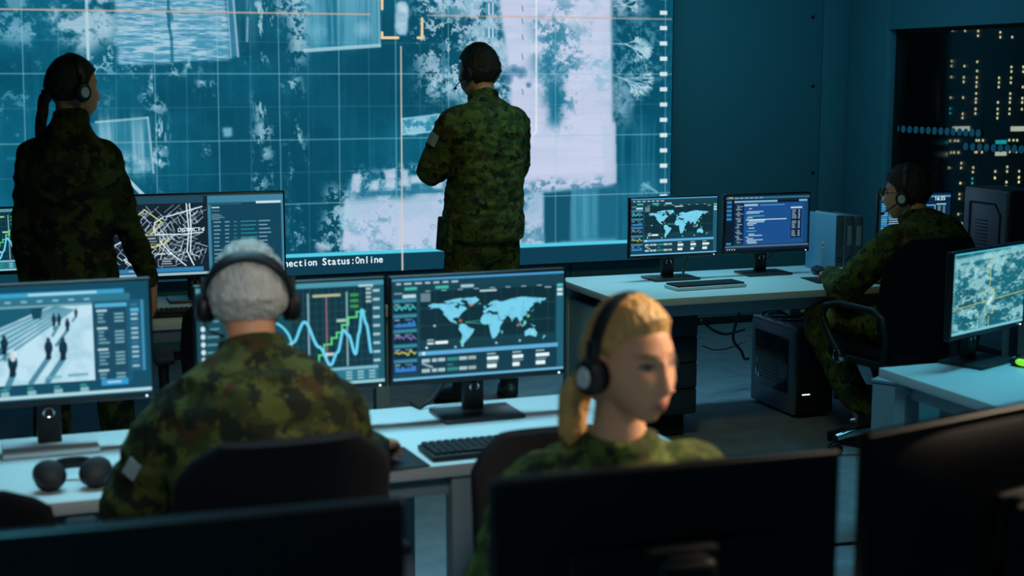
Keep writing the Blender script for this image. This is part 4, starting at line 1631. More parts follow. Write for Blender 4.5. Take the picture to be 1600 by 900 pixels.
# ------------------------------------------------------------------ rear left desk
desk('white desk behind the standing woman, carrying the wide city map monitor', -.75, 1.58, 5.80, 6.50, ZD,
     [(-.70, 5.86), (-.70, 6.44), (1.53, 5.86), (1.53, 6.44)])
p = on_z(308, 470, ZD)
cm = monitor('wide monitor showing a white city street map, right of the standing woman', (p.x, p.y, ZD), 0, .785, .352, city_map_picture(), .10)
for s_, hh, fx, fz in (('DISTRICT 6', .017, .405, .545), ('Central Park', .011, .275, .265), ('Tactic Street', .009, .13, .665)):
    tm = text_mesh(s_, hh, None, .0002)
    tm.map(lambda q: V((q.x - .785 / 2 + .785 * fx, -.0035, q.y + .118 + .352 * fz)))
    tm.build('screen_text', M['textw'], cm, smooth=False)
p = on_z(-32, 474, ZD)
monitor('monitor with a wavy line graph at the left edge, left of the standing woman', (p.x, p.y, ZD), R(3), .46, .272, gp, .12)
p = on_z(272, 494, ZD)
keyboard('dark keyboard on the desk in front of the city map monitor', (p.x + .12, p.y + .02, ZD), R(-2), .44, .13)
p = on_z(262, 484, ZD)
tag(MB().box((p.x, p.y, ZD + .004), (.20, .14, .008), .002).build('notebook', M['paper']), 'pale notebook on the desk between the standing woman and the grey haired head', 'notebook')

# ------------------------------------------------------------------ far desk by the back wall
fd = desk('white desk by the back wall, carrying two monitors and the binders', 2.58, 4.22, 5.66, 6.44, ZD,
          [(2.63, 5.72), (2.63, 6.38), (3.88, 6.38), (4.16, 6.38), (4.16, 5.72)], ((2.61, 5.75, .02), (2.635, 6.35, .62)))
p = on_z(1052, 437, ZD)
monitor('far monitor showing a world map, left one of the pair by the back wall', (p.x, p.y, ZD), R(1), .468, .276, wm, .108)
p = on_z(1197, 429, ZD)
monitor('far monitor showing blue program text, right one of the pair by the back wall', (p.x, p.y, ZD), R(-1), .468, .276, code_picture(), .108)
p = on_z(1102, 449, ZD)
keyboard('slim black keyboard with a silver rim, in front of the far monitors', (p.x, p.y, ZD), R(2), .37, .135, rim='silver')
p = on_z(1290, 437, ZD)
mouse_pad('black mouse pad under the hand of the seated man with glasses', (p.x - .015, p.y - .02, ZD), R(-8), .17, .2)
p = on_z(1283, 428, ZD)
mouse('black mouse under the hand of the seated man with glasses', (p.x - .02, p.y, ZD + .0045), R(-20))
# binders
bp = on_z(1303, 428, ZD)
bx = bp.x
blab = ['blue ring binder with its bright side showing, leftmost of the three', 'dark ring binder with a pale spine label, middle one of the three', 'dark ring binder with a pale spine label, rightmost of the three']
for k, (bw, bd) in enumerate(((.056, .275), (.048, .27), (.05, .27))):
    t = thing('ring_binder', blab[k], 'binder', (bx + bw / 2, bp.y + .135 - .004 * k, ZD), 0, 'ring binders on the far desk')
    hh = .295 - .004 * k
    mm = M['binder' if k == 0 else 'binderdark']
    for sx in (-1, 1):
        MB().box((sx * (bw / 2 - .0025), 0, hh / 2), (.004, bd, hh), .0015).build('cover', mm, t)
    sp = MB().box((0, -bd / 2 + .003, hh / 2), (bw - .010, .005, hh), .0015).build('spine', M['binderdark'], t)
    MB().torus((0, -bd / 2 - .001, .07), .012, .0026, (0, 1, 0)).build('finger_ring', M['black'], sp)
    if k:
        MB().box((0, -bd / 2 - .0005, hh * .66), (bw * .55, .003, hh * .34), .001).build('spine_label', M['label'], sp)
    MB().box((0, .006, hh / 2), (bw - .012, bd - .03, hh - .012), .001).build('paper_sheets', M['paper'], t)
    if k == 0:
        MB().box((-bw / 2 - .0012, -.03, .135), (.0016, .022, .034), .0006).build('cover_label', M['paper'], t)
        MB().box((-bw / 2 - .0022, -.03, .135), (.0012, .010, .014), .0005).build('cover_mark', M['black'], t)
    bx += bw + .002
# drawer unit under the far desk
dp = V((2.86, 5.87))
t = thing('drawer_unit', 'black drawer unit under the far desk, right of the blonde head', 'drawers', (dp.x, dp.y + .25, 0))
MB().box((0, .01, .365), (.42, .48, .51), .006).build('body', M['casedark'], t)
MB().box((0, .02, .055), (.34, .42, .11), .006).build('plinth', M['black2'], t)
for k in range(4):
    z = .115 + .124 * k
    d = MB().box((0, -.238, z + .061), (.41, .018, .118), .005).build('drawer', M['drawer'], t)
    MB().box((0, -.249, z + .09), (.16, .008, .018), .003).build('handle', M['standgrey'], d)


def tower(label, loc, rz, w, d, h, kind):
    """computer tower, front on local -y; side panel on local -x"""
    t = thing('computer_tower', label, 'computer', loc, rz)
    MB().box((0, 0, h / 2 + .012), (w, d, h - .012), .008, seg=3).build('case', M['casegrey'], t)
    f = MB()
    f.box((0, -d / 2 - .006, h / 2 + .012), (w - .004, .024, h - .016), .010, seg=3)
    f.build('front_panel', M['casedark'], t)
    x = -w / 2
    if kind == 'glass':
        s = MB()
        s.box((x - .001, 0, h * .50), (.008, d * .97, h * .93), .003)
        sp = s.build('side_panel', M['casegrey'], t)
        MB().box((x - .006, .01, h * .56), (.004, d * .74, h * .62), .001).build('side_window', M['darkglass'], sp)
        g = MB()
        for k in range(7):
            g.box((x - .009, .015 + .002 * k, h * .34 + .018 * k), (.002, .20 - .012 * k, .006), .0006)
        g.build('inner_parts', M['darkglass'], sp)
        gg = MB()
        gg.box((x - .009, .145, h * .52), (.003, .010, .028), .001).box((x - .009, .155, h * .40), (.003, .014, .05), .001).box((x - .009, .13, h * .36), (.003, .018, .03), .001)
        gg.build('bright_connectors', M['chrome'], sp)
        tp = MB()
        for k in range(4):
            tp.box((x + .012, -d * .33 + d * .22 * k, h + .003), (.016, d * .17, .008), .002)
        tp.build('top_vent', M['silver'], t)
        MB().box((x + .05, -d / 2 - .019, h * .27), (.045, .003, .005), .001).build('power_light', M['ledw'], t)
        fan = MB().torus((0, 0, h + .010), .06, .004, (0, 0, 1)).torus((0, .13, h + .010), .06, .004, (0, 0, 1))
        fan.build('top_grille', M['casedark'], t)
    else:
        s = MB()
        s.box((x - .001, 0, h * .5), (.006, d * .97, h * .95), .002)
        sp = s.build('side_panel', M['casegrey'], t)
        pts = [(-d * .34, h * .84), (d * .24, h * .84), (d * .36, h * .72), (d * .36, h * .12), (-d * .34, h * .12)]
        e = MB().tube([(x - .004, -a_, b_) for a_, b_ in pts + pts[:1]], .006, 8)
        e.build('raised_edge', M['casedark'], sp)
        v = MB()
        for k in range(12):
            v.box((x - .004, .02, h * .2 + h * .04 * k), (.004, d * .3, .006), .001)
        v.build('side_vent', M['casedark'], sp)
        MB().box((0, -d / 2 - .018, h * .8), (.05, .004, .006), .001).build('power_light', M['standgrey'], t)
    for sx in (-1, 1):
        for sy in (-1, 1):
            MB().cyl((sx * (w / 2 - .03), sy * (d / 2 - .05), 0), (sx * (w / 2 - .03), sy * (d / 2 - .05), .014), .016, n=14).build('foot', M['black2'], t)
    return t


p = on_z(1243, 655, 0)
tower('computer tower with a glass side, on the floor under the far desk', (p.x + .105, p.y + .23, 0), 0, .21, .44, .455, 'glass')

# leads hanging behind and under the far desk
cz = MB()


def cable(label, pts, r=.007, m='cable'):
    pts = [V(q) for q in pts]
    P = []
    for i in range(len(pts) - 1):
        p0, p1, p2, p3 = pts[max(i - 1, 0)], pts[i], pts[i + 1], pts[min(i + 2, len(pts) - 1)]
        for k in range(6):
            t = k / 6
            P.append(.5 * ((2 * p1) + (p2 - p0) * t + (2 * p0 - 5 * p1 + 4 * p2 - p3) * t * t + (3 * p1 - p0 - 3 * p2 + p3) * t ** 3))
    P.append(pts[-1])
    return tag(MB().tube(P, r).build('cable', M[m]), label, 'cable')


cable('black lead hanging behind the left one of the far monitors', [on_y(1068, 392, 6.30), on_y(1074, 400, 6.33), on_y(1070, 418, 6.36), on_y(1067, 427, 6.40)], .006)
cable('black lead hanging behind the right one of the far monitors', [on_y(1212, 390, 6.31), on_y(1205, 398, 6.34), on_y(1188, 412, 6.36), on_y(1178, 424, 6.40)], .006)
cable('black lead hanging from the far desk down to the computer tower', [on_y(1158, 470, 6.46), on_y(1156, 485, 6.50), on_y(1148, 512, 6.58), on_y(1146, 532, 6.64), on_y(1158, 548, 6.68), on_y(1163, 560, 6.68), on_y(1170, 560, 6.66)], .008)
cable('black lead drooping from the drawer unit towards the computer tower', [on_y(1096, 500, 6.50), on_y(1104, 508, 6.52), on_y(1118, 518, 6.60), on_y(1135, 522, 6.66), on_y(1150, 518, 6.68), on_y(1164, 514, 6.68)], .008)
cable('thin grey lead low on the floor between drawer unit and computer tower', [on_y(1098, 540, 6.60), on_y(1112, 546, 6.66), on_y(1130, 546, 6.72), on_y(1150, 540, 6.76), on_y(1164, 533, 6.76)], .004, 'standgrey')
cable('black lead looped above the computer tower under the far desk', [on_y(1192, 491, 6.30), on_y(1200, 485, 6.33), on_y(1214, 485, 6.36), on_y(1226, 490, 6.35), on_y(1236, 496, 6.30)], .006)
a, b = on_y(1240, 495, YB - .03), on_y(1345, 490, YB - .03)
cable('yellow lead along the foot of the back wall, beyond the armrest', [(a.x, YB - .03, .055), ((a.x + b.x) / 2, YB - .03, .058), (b.x, YB - .03, .055)], .010, 'yellowcable')
a, b = on_z(1270, 858, 0), on_z(1400, 846, 0)
cable('thin black lead on the floor in the gap between the front monitors', [(a.x - .3, a.y - .06, .006), (a.x, a.y, .006), ((a.x + b.x) / 2, (a.y + b.y) / 2 + .01, .006), (b.x, b.y, .006), (b.x + .3, b.y + .1, .006)], .006)

# ------------------------------------------------------------------ table by the window
desk('dark shaded table by the window, behind the seated man with glasses', 4.42, 5.46, 5.25, 6.60, ZD, [(4.5, 5.32), (4.5, 6.53), (5.4, 5.32), (5.4, 6.53)])
p = on_z(1426, 408, ZD)
lm = monitor('small monitor with a blue list, behind the head of the seated man', (p.x, p.y, ZD), R(-4), .430, .262, list_picture(), .085)
tm = text_mesh('16:35', .022, None, .0004)
tm.map(lambda q: V((q.x + .115, -.0035, q.y + .325)))
tm.build('screen_text', M['textw'], lm, smooth=False)
q = on_x(1577, 300, 4.62)
tower('grey computer tower standing on the table by the window', (4.62 + .1, q.y + .17, ZD), 0, .20, .33, q.z - ZD, 'plain')

# ------------------------------------------------------------------ right desk
rd = desk('white desk at the right with its corner showing, under the aerial view monitor', 2.80, 4.25, 3.30, 4.04, ZD,
          [(2.87, 3.97), (2.87, 3.38), (4.18, 3.97), (4.18, 3.38)])
MB().box((2.87 - rd.location.x, 0, ZD - .034 - .03), (.03, .56, .055), .003).build('rail', M['deskframe'], rd)
MB().cyl((2.85 - rd.location.x, .26, .645), (2.84 - rd.location.x, .26, .645), .008).build('bolt', M['chrome'], rd)
p = on_z(1540, 568, ZD)
monitor('monitor showing a grey green aerial view with a yellow cross, at the right', (p.x, p.y, ZD), R(22), .468, .276, aerial_picture(), .105)
p = on_z(1606, 590, ZD)
keyboard('black keyboard at the right edge, under the aerial view monitor', (p.x + .16, p.y - .09, ZD), R(10), .42, .13)
p = on_z(1592, 574, ZD)
tm_ = mouse('black mouse with a green light, behind the keyboard at the right edge', (p.x + .03, p.y + .0, ZD), R(20))
MB().ell((-.022, 0, .018), (.013, .03, .013)).build('green_light', M['greenglow'], tm_)
a, b = on_z(1362, 592, .626), on_z(1414, 599, .626)
u = (b - a).normalized()
n = V((-u.y, u.x, 0))
q = a + u * .075 + n * .14
t = thing('cabinet', 'slim pale cabinet standing behind the corner of the right desk', 'cabinet', (q.x, q.y, 0), math.atan2(u.y, u.x))
MB().box((0, .005, .315), (.15, .27, .60), .004).build('body', M['deskframe'], t)
MB().box((0, -.134, .315), (.144, .012, .59), .003).build('door', M['deskframe'], t)
MB().box((0, 0, .620), (.154, .284, .012), .003).build('top', M['deskframe'], t)

# ------------------------------------------------------------------ front row, seen from behind
desk('white desk of the front row, below the dark backs of the nearest monitors', -.9, 2.6, 1.28, 1.98, ZD, [(-.85, 1.34), (-.85, 1.92), (.85, 1.34), (2.54, 1.34), (2.54, 1.92)])


def back_monitor(label, pl, pr, ztop, w, anchor, h, kind=True):
    a, b = on_z(*pl, ztop), on_z(*pr, ztop)
    u = (b - a)
    u.z = 0
    ln = u.length
    u.normalize()
    w = w or ln
    c = a + u * w / 2 if anchor == 'l' else b - u * w / 2
    rz = math.atan2(u.y, u.x) + math.pi
    lift = ztop - ZD - (h + .026)
    n = V((-u.y, u.x, 0))
    c = c + n * .02
    t = monitor(label, (c.x, c.y, ZD), rz, w - .016, h, plain_picture(), lift, back=kind)
    mb = MB()
    z = lift + h * .50
    mb.box((0, .075, z - .01), (.088, .03, .13), .016, seg=3)
    mt = mb.build('mount', M['black'], t)
    d = MB().loft([(V((0, .089, z + .0)), V((.024, 0, 0)), V((0, 0, .024))), (V((0, .094, z)), V((.024, 0, 0)), V((0, 0, .024))), (V((0, .096, z)), V((.018, 0, 0)), V((0, 0, .018)))], 24)
    d.build('round_badge', M['standgrey'], mt)
    return t


back_monitor('dark back of a wide monitor filling the bottom left corner', (0, 835), (632, 780), 1.135, .70, 'r', .34, 'flat')
back_monitor('dark back of the monitor in front of the blonde operator', (768, 752), (1312, 703), 1.145, None, 'l', .30, 'flat')
back_monitor('dark back of the tilted monitor in the bottom right corner', (1355, 680), (1600, 632), 1.165, .62, 'l', .33)

# ------------------------------------------------------------------ chairs
chair('black office chair of the grey haired operator, its backrest covering his lower back', (.505, 2.96, 0), R(1), 1.0, .445, back_y=-.23)
chair('black office chair of the blonde operator, mostly hidden behind the front monitor', (1.11, 2.47, 0), R(176), .93, .46)
chair('empty black office chair at the city map desk, right of the standing woman', (.82, 5.24, 0), R(-3), .92, .44, back_y=-.22, lean=.06)
chair('empty black office chair with a rounded top, in the bottom left corner', (-.13, 3.20, 0), R(-4), .885, .47, back_y=-.23, shape=.8)
yo = on_z(1416, 304, 1.16)
yp = V((yo.x, yo.y, 0)) - Matrix.Rotation(R(16), 3, 'Z') @ V((0, .10, 0))
chair('black office chair with looped arms and chrome hubs, under the man with glasses', tuple(yp + Matrix.Rotation(R(16), 3, 'Z') @ V((-.12, .0, 0))), R(9), 1.0, .54, 'loop', back_y=-.21, lean=.03, bottom=.46)

# ------------------------------------------------------------------ people
def rotm(yaw=0, pitch=0, roll=0):
    """yaw>0 turns to the left, pitch>0 looks up, roll>0 leans to the right"""
    return (Matrix.Rotation(R(yaw), 3, 'Z') @ Matrix.Rotation(R(pitch), 3, 'X') @ Matrix.Rotation(R(roll), 3, 'Y'))


def head_grid(nu=72, nv=48):
    v = []
    for j in range(1, nv):
        t = math.pi * j / nv
        for i in range(nu):
            a = 2 * math.pi * i / nu
            v.append((math.sin(t) * math.cos(a), math.sin(t) * math.sin(a), math.cos(t)))
    v += [(0, 0, 1), (0, 0, -1)]
    n = len(v)
    f = []
    for i in range(nu):
        i2 = (i + 1) % nu
        f.append((n - 2, i, i2))
        f.append(((nv - 2) * nu + i, n - 1, (nv - 2) * nu + i2))
        for j in range(nv - 2):
            f.append((j * nu + i, (j + 1) * nu + i, (j + 1) * nu + i2, j * nu + i2))
    return np.array(v, np.float64), f


def skull(p, fem=False):
    """unit-sphere points -> head without features; face looks along +y, chin near z=-.118"""
    x, y, z = p[:, 0].copy(), p[:, 1].copy(), p[:, 2].copy()
    X, Y, Z = .0755 * x, .098 * y, .117 * z
    low = np.clip(-z, 0, 1)
    rr = np.hypot(x, y) + 1e-9
    ne = np.where(y > 0, 2.6, 2.1)
    kk = 1 / (np.abs(x / rr) ** ne + np.abs(y / rr) ** ne) ** (1 / ne)
    kk = 1 + (kk - 1) * np.clip(1.5 * rr, 0, 1)
    x, y = x * kk, y * kk
    X *= 1 - (.42 if fem else .30) * low ** 1.7
    Z = np.where(z < 0, Z * (1 - .34 * np.clip((.55 - y) / 1.0, 0, 1)), Z)
    back = np.clip(-y, 0, 1)
    Y = np.where(y < 0, Y * (1 - .42 * low ** .9), Y * (1 + .02 * low))
    X *= 1 - .06 * np.clip(y, 0, 1) ** 2 * (z > -9)
    Z = np.where(z > 0, Z * (1 - .06 * np.clip(y, 0, 1)), Z)
    # flatten the front of the face
    front = np.clip(y - .75, 0, 1)
    Y -= front * .020
    # the jaw: keep the lower front full, down to the chin
    Y += np.clip(y, 0, 1) * low ** 1.2 * .022
    return np.stack([X, Y - .004, Z], 1)


def features(q, fem=False):
    x, y, z = q[:, 0], q[:, 1].copy(), q[:, 2]
    fr = np.clip((y - .02) / .03, 0, 1)
    ax = np.abs(x)
    g = lambda c, s, v: np.exp(-((v - c) / s) ** 2)
    d = np.zeros_like(y)
    # nose
    t = np.clip((.020 - z) / .052, 0, 1) * (z < .03)
    prof = np.where((z < .024) & (z > -.036), .005 + .016 * np.clip((.020 - z) / .048, 0, 1) ** 1.15, 0)
    under = np.clip((z + .045) / .010, 0, 1)
    w = .0095 + .0050 * np.clip((.015 - z) / .045, 0, 1)
    d += prof * np.where(z < -.034, under, 1) * np.exp(-(x / w) ** 2)
    d += .008 * np.exp(-((ax - .011) / .006) ** 2) * g(-.030, .008, z)
    # eye sockets, lids, brow
    d -= .011 * np.exp(-((ax - .031) / .017) ** 2) * g(.014, .011, z)
    d += .0065 * np.exp(-((ax - .031) / .012) ** 2) * g(.012, .0075, z)
    d += .004 * np.exp(-((ax - .030) / .022) ** 2) * g(.034, .008, z)
    # cheeks
    d += .006 * np.exp(-((ax - .040) / .018) ** 2) * g(-.022, .02, z)
    # mouth
    d += .005 * np.exp(-(x / .026) ** 2) * g(-.064, .018, z)
    d += .0045 * np.exp(-(x / .018) ** 2) * (g(-.056, .0045, z) + 1.15 * g(-.068, .0055, z))
    d -= .004 * np.exp(-(x / .022) ** 2) * g(-.062, .0022, z)
    d -= .004 * np.exp(-(x / .018) ** 2) * g(-.081, .005, z)
    # chin
    d += .009 * np.exp(-(x / .019) ** 2) * g(-.100, .013, z)
    out = q.copy()
    out[:, 1] = y + d * fr
    return out


def hairline(q, style):
    """height above the hair's edge (>0 means hair), in metres"""
    x, y, z = q[:, 0], q[:, 1], q[:, 2]
    front = style.get('front', .062)
    nape = style.get('nape', -.075)
    zb = np.interp(y, [-.11, -.055, -.030, -.012, .004, .016, .030, .055, .092], [nape, nape, nape + .015, .004, .006, .004, .034, front - .012, front])
    return z - zb


def hair_mesh(style, hs, fem):
    u, f = head_grid(150, 110)
    q = skull(u, fem)
    h = hairline(q, style)
    wd_ = style.get('soft', .016)
    cov = np.clip(h / wd_ + .25, 0, 1)
    cov = cov ** 1.6
    th = style.get('thick', .010)
    top = style.get('top', .004)
    r = np.linalg.norm(q, axis=1, keepdims=True)
    n = u / np.linalg.norm(u / np.array([.0755, .098, .117]) ** 1, axis=1, keepdims=True)
    n = u * np.array([1 / .0755, 1 / .098, 1 / .117])
    n /= np.linalg.norm(n, axis=1, keepdims=True)
    th = th + top * np.clip(u[:, 2], 0, 1) ** 2 + style.get('backlen', 0) * np.clip(-u[:, 1], 0, 1)
    # locks, running the way the hair is combed
    amp = style.get('rough', .002)
    k = np.array(style.get('comb', (70, 18, 26)))
    noi = np.array([mnoise.noise(V(tuple(p * k))) + .5 * mnoise.noise(V(tuple(p * k * 2.3))) for p in q])
    d = -.012 + (th + .012) * cov + amp * noi * cov
    q = q + n * d[:, None]
    me = bpy.data.meshes.new('hair')
    me.from_pydata((q * hs).tolist(), [], f)
    me.shade_smooth()
    return me


def hand_solid(mb, W, d, n, side, curl=20, s=1.0, spread=.05):
    """palm, four fingers and thumb; d along the fingers, n the way the palm faces"""
    W, d = V(W), V(d).normalized()
    n = V(n)
    n = (n - d * n.dot(d)).normalized()
    l = d.cross(n) * side                                    # towards the thumb
    mb.loft([(W - d * .025 * s, l * .026 * s, n * .020 * s), (W + d * .01 * s, l * .029 * s, n * .019 * s), (W + d * .045 * s, l * .040 * s, n * .017 * s),
             (W + d * .085 * s, l * .041 * s, n * .014 * s), (W + d * .096 * s, l * .036 * s, n * .010 * s)], 18, .8)
    for i, (off, ln) in enumerate(((.031, .070), (.0105, .080), (-.0105, .074), (-.031, .058))):
        p = W + d * (.086 - .006 * (i == 3)) * s + l * off * s
        dirn = (d + l * (spread * (1.5 - i)) * .5).normalized()
        pts = [p - dirn * .02 * s, p]
        a = 0
        for k, part in enumerate((.46, .30, .24)):
            a += R(curl * (.7, 1.2, .9)[k])
            dd = dirn * math.cos(a) + n * math.sin(a)
            p = p + dd * ln * part * s
            pts.append(p)
        mb.limb(pts, [.0095 * s, .0092 * s, .0086 * s, .0080 * s, .0068 * s], 12)
    p = W + d * .022 * s + l * .026 * s
    d1 = (d * .62 + l * .66 + n * .35).normalized()
    d2 = (d * .90 + l * .30 + n * .35).normalized()
    mb.limb([p - d1 * .012 * s, p + d1 * .028 * s, p + d1 * .044 * s + d2 * .014 * s, p + d1 * .046 * s + d2 * .040 * s], [.014 * s, .0125 * s, .0108 * s, .0080 * s], 12)


def catmull(a, b, c, t):
    """through a (t=0), b (t=.5), c (t=1)"""
    return a * (2 * (t - .5) * (t - 1)) + b * (-4 * t * (t - 1)) + c * (2 * t * (t - .5))


def torso(mb, P, C, N, rp, rc, secs, g=1.0, n=28, pw=.85):
    P, C, N = V(P), V(C), V(N)
    out = []
    for t, rx, ry in secs:
        c = catmull(P, C, N, t)
        tan = (catmull(P, C, N, t + .02) - catmull(P, C, N, t - .02)).normalized()
        r = V(rp).lerp(V(rc), min(1, t * 1.3)).normalized()
        r = (r - tan * r.dot(tan)).normalized()
        fw = tan.cross(r)
        out.append((c, r * rx * g, fw * ry * g))
    mb.loft(out, n, pw)


def wrinkle(me, amp, sc=9.0, seed=0.0, joints=()):
    co, no = mesh_co(me), normals(me)
    d = np.empty(len(co), np.float32)
    o = V((seed, seed * 1.7, -seed))
    for i, p in enumerate(co):
        q = V(p.tolist())
        a = mnoise.noise(V((q.x, q.y, q.z * 1.6)) * sc + o)
        b = mnoise.noise(q * sc * 2.6 + o)
        k = 1 - 2 * abs(mnoise.noise(V((q.x * .8, q.y * .8, q.z * 2.4)) * sc * .9 - o))
        d[i] = amp * (.5 * a + .25 * b + .55 * k)
    set_co(me, co + no * d[:, None])


SKIN = np.array(rgb(208, 150, 118))
M['skin'] = attr_mat('skin', 'tint', .5, .35, .05, 220)
M['skinlit'] = M['skin']


def hair_mat(name, col, col2, stretch=(60, 8, 14)):
    m = mat(name, col, .5, 0, .35, 0, 1, .9, 9, stretch)
    nt = m.node_tree
    tc = nt.nodes.new('ShaderNodeTexCoord')
    mp = nt.nodes.new('ShaderNodeMapping')
    mp.inputs['Scale'].default_value = stretch
    n = nt.nodes.new('ShaderNodeTexNoise')
    n.inputs['Scale'].default_value = 5
    n.inputs['Detail'].default_value = 6
    mx = nt.nodes.new('ShaderNodeMix')
    mx.data_type = 'RGBA'
    mx.inputs[6].default_value = (*col, 1)
    mx.inputs[7].default_value = (*col2, 1)
    nt.links.new(tc.outputs['Object'], mp.inputs[0])
    nt.links.new(mp.outputs[0], n.inputs['Vector'])
    nt.links.new(n.outputs['Fac'], mx.inputs[0])
    nt.links.new(mx.outputs[2], nt.nodes['Principled BSDF'].inputs['Base Color'])
    return m


M['hairgrey'] = hair_mat('grey_hair', (.34, .35, .35), (.82, .83, .80), (16, 7, 7))
M['hairblonde'] = hair_mat('blonde_hair', (.30, .15, .045), (.66, .40, .15), (12, 3, 9))
M['hairdark'] = hair_mat('dark_hair', (.006, .005, .005), (.028, .021, .017), (18, 6, 9))
M['camo'] = camo('woodland_camouflage', (.012, .017, .009), (.038, .056, .012), (.088, .106, .022), (.048, .034, .014), .006, 19.0, 0, .56)
M['camo_dim'] = camo('woodland_camouflage_dimmed', (.010, .014, .008), (.026, .038, .009), (.064, .078, .018), (.050, .029, .012), .006, 14.0, 3.3, .515)  # darker copy of the camouflage, putting two wearers' shade into the colour
M['shirt'] = mat('dark_undershirt', (.012, .02, .016), .9)

UP = V((0, 0, 1))


def person(label, loc, rz, P, C, N, H, head_rot, arms, legs, hair, hairmat, g=1.0, hs=1.0, fem=False, jg=1.0, voxel=.0055,
           camo_m='camo', rc=(1, 0, 0), rp=(1, 0, 0), jsecs=None, tilt=0.0, collar=1.0, patch=None, seed=0.0, brow=(.10, .06, .04), open_collar=False):
    t = thing('person', label, 'person', loc, rz, None)
    P, C, N, H = V(P), V(C), V(N), V(H)
    HR = head_rot
    rc = V(rc).normalized()
    # ---- body: one continuous skin
    mb = MB()
    torso(mb, P + UP * -.06, C, N, rp, rc, [(0, .12, .09), (.12, .16, .11), (.4, .135, .098), (.62, .155, .112), (.8, .15, .10), (.92, .10, .075), (1.02, .06, .056)], g)
    for a in arms:
        mb.limb([N.lerp(V(a['S']), .45) - UP * .05, a['S'], V(a['S']).lerp(V(a['E']), .5), a['E'], V(a['E']).lerp(V(a['W']), .4), a['W']], [.05 * g, .054 * g, .044 * g, .038 * g, .036 * g, .026 * g])
        hand_solid(mb, a['W'], a['d'], a['n'], a['side'], a.get('curl', 20), .98 * (hs if fem else 1.0))
    for l in legs:
        hp_, kn, an = V(l[0]), V(l[1]), V(l[2])
        mb.limb([hp_, hp_.lerp(kn, .5), kn, kn.lerp(an, .4), an], [.075 * g, .066 * g, .048 * g, .048 * g, .036 * g])
        td = V(l[3]).normalized()
        mb.limb([an - td * .03 - UP * .05, an + td * .06 - UP * .055, an + td * .14 - UP * .065], [.034, .034, .024])
    chinp = H + HR @ V((0, .0, -.07)) * hs
    mb.limb([N - UP * .05, N.lerp(H, .4) - (HR @ V((0, .012, 0))), H + HR @ V((0, -.018, -.035)) * hs], [.066 * g, .054 * g if not fem else .047, .054 * g if not fem else .047], 20)
    u, f = head_grid()
    q = features(skull(u, fem), fem) * hs
    q = np.array(q) @ np.array(HR).T + np.array(H)
    mb.add(q.tolist(), f)
    for sx in (-1, 1):                                         # ears
        er = HR @ rotm(0, -12, 0)
        c = H + HR @ V((sx * .0765, -.008, -.004)) * hs
        mb.ell(c, (.009 * hs, .017 * hs, .030 * hs), HR @ Matrix.Rotation(R(-sx * 22), 3, 'Z') @ Matrix.Rotation(R(8), 3, 'X'), 16, 12)
        mb.ell(c + HR @ V((sx * .004, .002, -.024)) * hs, (.006 * hs, .008 * hs, .010 * hs), HR, 12, 8)
    me = fuse_mesh(mb, voxel, 2, .5)
    co = mesh_co(me).astype(np.float64)
    ql = ((co - np.array(H)) @ np.array(HR)) / hs
    col = np.tile(SKIN, (len(co), 1))
    x, y, z = ql[:, 0], ql[:, 1], ql[:, 2]
    ax = np.abs(x)
    face = (y > .04) & (np.abs(z) < .13)
    lip = np.exp(-(x / .021) ** 4) * np.exp(-((z + .062) / .0105) ** 4) * face
    col = col * (1 - lip[:, None]) + np.array(rgb(196, 108, 98)) * lip[:, None]
    br = np.exp(-((ax - .031) / .019) ** 4) * np.exp(-((z - .033 - .10 * (.03 - np.abs(ax - .03)) * 0) / .0045) ** 2) * face * .75
    col = col * (1 - br[:, None]) + np.array(brow) * br[:, None]
    ey = np.clip(1.6 - ((ax - .031) / .0140) ** 2 - ((z - .0135) / .0068) ** 2, 0, 1) * face
    col = col * (1 - ey[:, None]) + np.array((.045, .028, .024)) * ey[:, None]
    wh = np.clip(1.4 - ((ax - .031) / .0100) ** 2 - ((z - .0115) / .0040) ** 2, 0, 1) * face
    col = col * (1 - wh[:, None]) + np.array((.5, .48, .46)) * wh[:, None]
    ir = np.clip(1.6 - ((ax - .031) / .0056) ** 2 - ((z - .0118) / .0052) ** 2, 0, 1) * face
    ml = np.exp(-(x / .020) ** 4) * np.exp(-((z + .0620) / .0022) ** 2) * face * .6
    col = col * (1 - ml[:, None]) + np.array((.10, .03, .03)) * ml[:, None]
    col = col * (1 - ir[:, None]) + np.array((.02, .03, .035)) * ir[:, None]
    set_color(me, 'tint', col)
    put('body', me, M['skin'], t)
    # ---- jacket
    mb = MB()
    js = jsecs or [(0, .198, .155), (.1, .200, .160), (.3, .188, .150), (.5, .196, .152), (.68, .203, .150), (.82, .180, .128), (.93, .120, .098), (1.0, .080, .080)]
    torso(mb, P, C, N, rp, rc, js, g * jg)
    for a in arms:
        S, E, W = V(a['S']), V(a['E']), V(a['W'])
        k = a.get('fat', 1.0) * g
        cuff = W - (W - E).normalized() * .035
        mb.limb([N.lerp(S, .35) - UP * .045, N.lerp(S, .8) - UP * .012, S - UP * .01, S.lerp(E, .5), E, E.lerp(W, .45), cuff], [.065 * k, .072 * k, .076 * k, .070 * k, .062 * k, .058 * k, .044 * k], 18)
    cd_ = ((H + HR @ V((0, -.018, -.03)) * hs) - N).normalized()
    cd_ = (cd_ + V((0, -.22 if open_collar else -.05, 0))).normalized()
    cu, cw = frame_of(cd_)
    hc = .046 * collar
    mb.loft([(N - cd_ * .05, cu * .098 * g, cw * .098 * g), (N - cd_ * .005, cu * .080 * g, cw * .080 * g), (N + cd_ * hc * .5, cu * .074 * g, cw * .074 * g), (N + cd_ * hc, cu * .073 * g, cw * .075 * g)], 26)
    me = fuse_mesh(mb, .008, 5, .5)
    wrinkle(me, .0105, 11, seed)
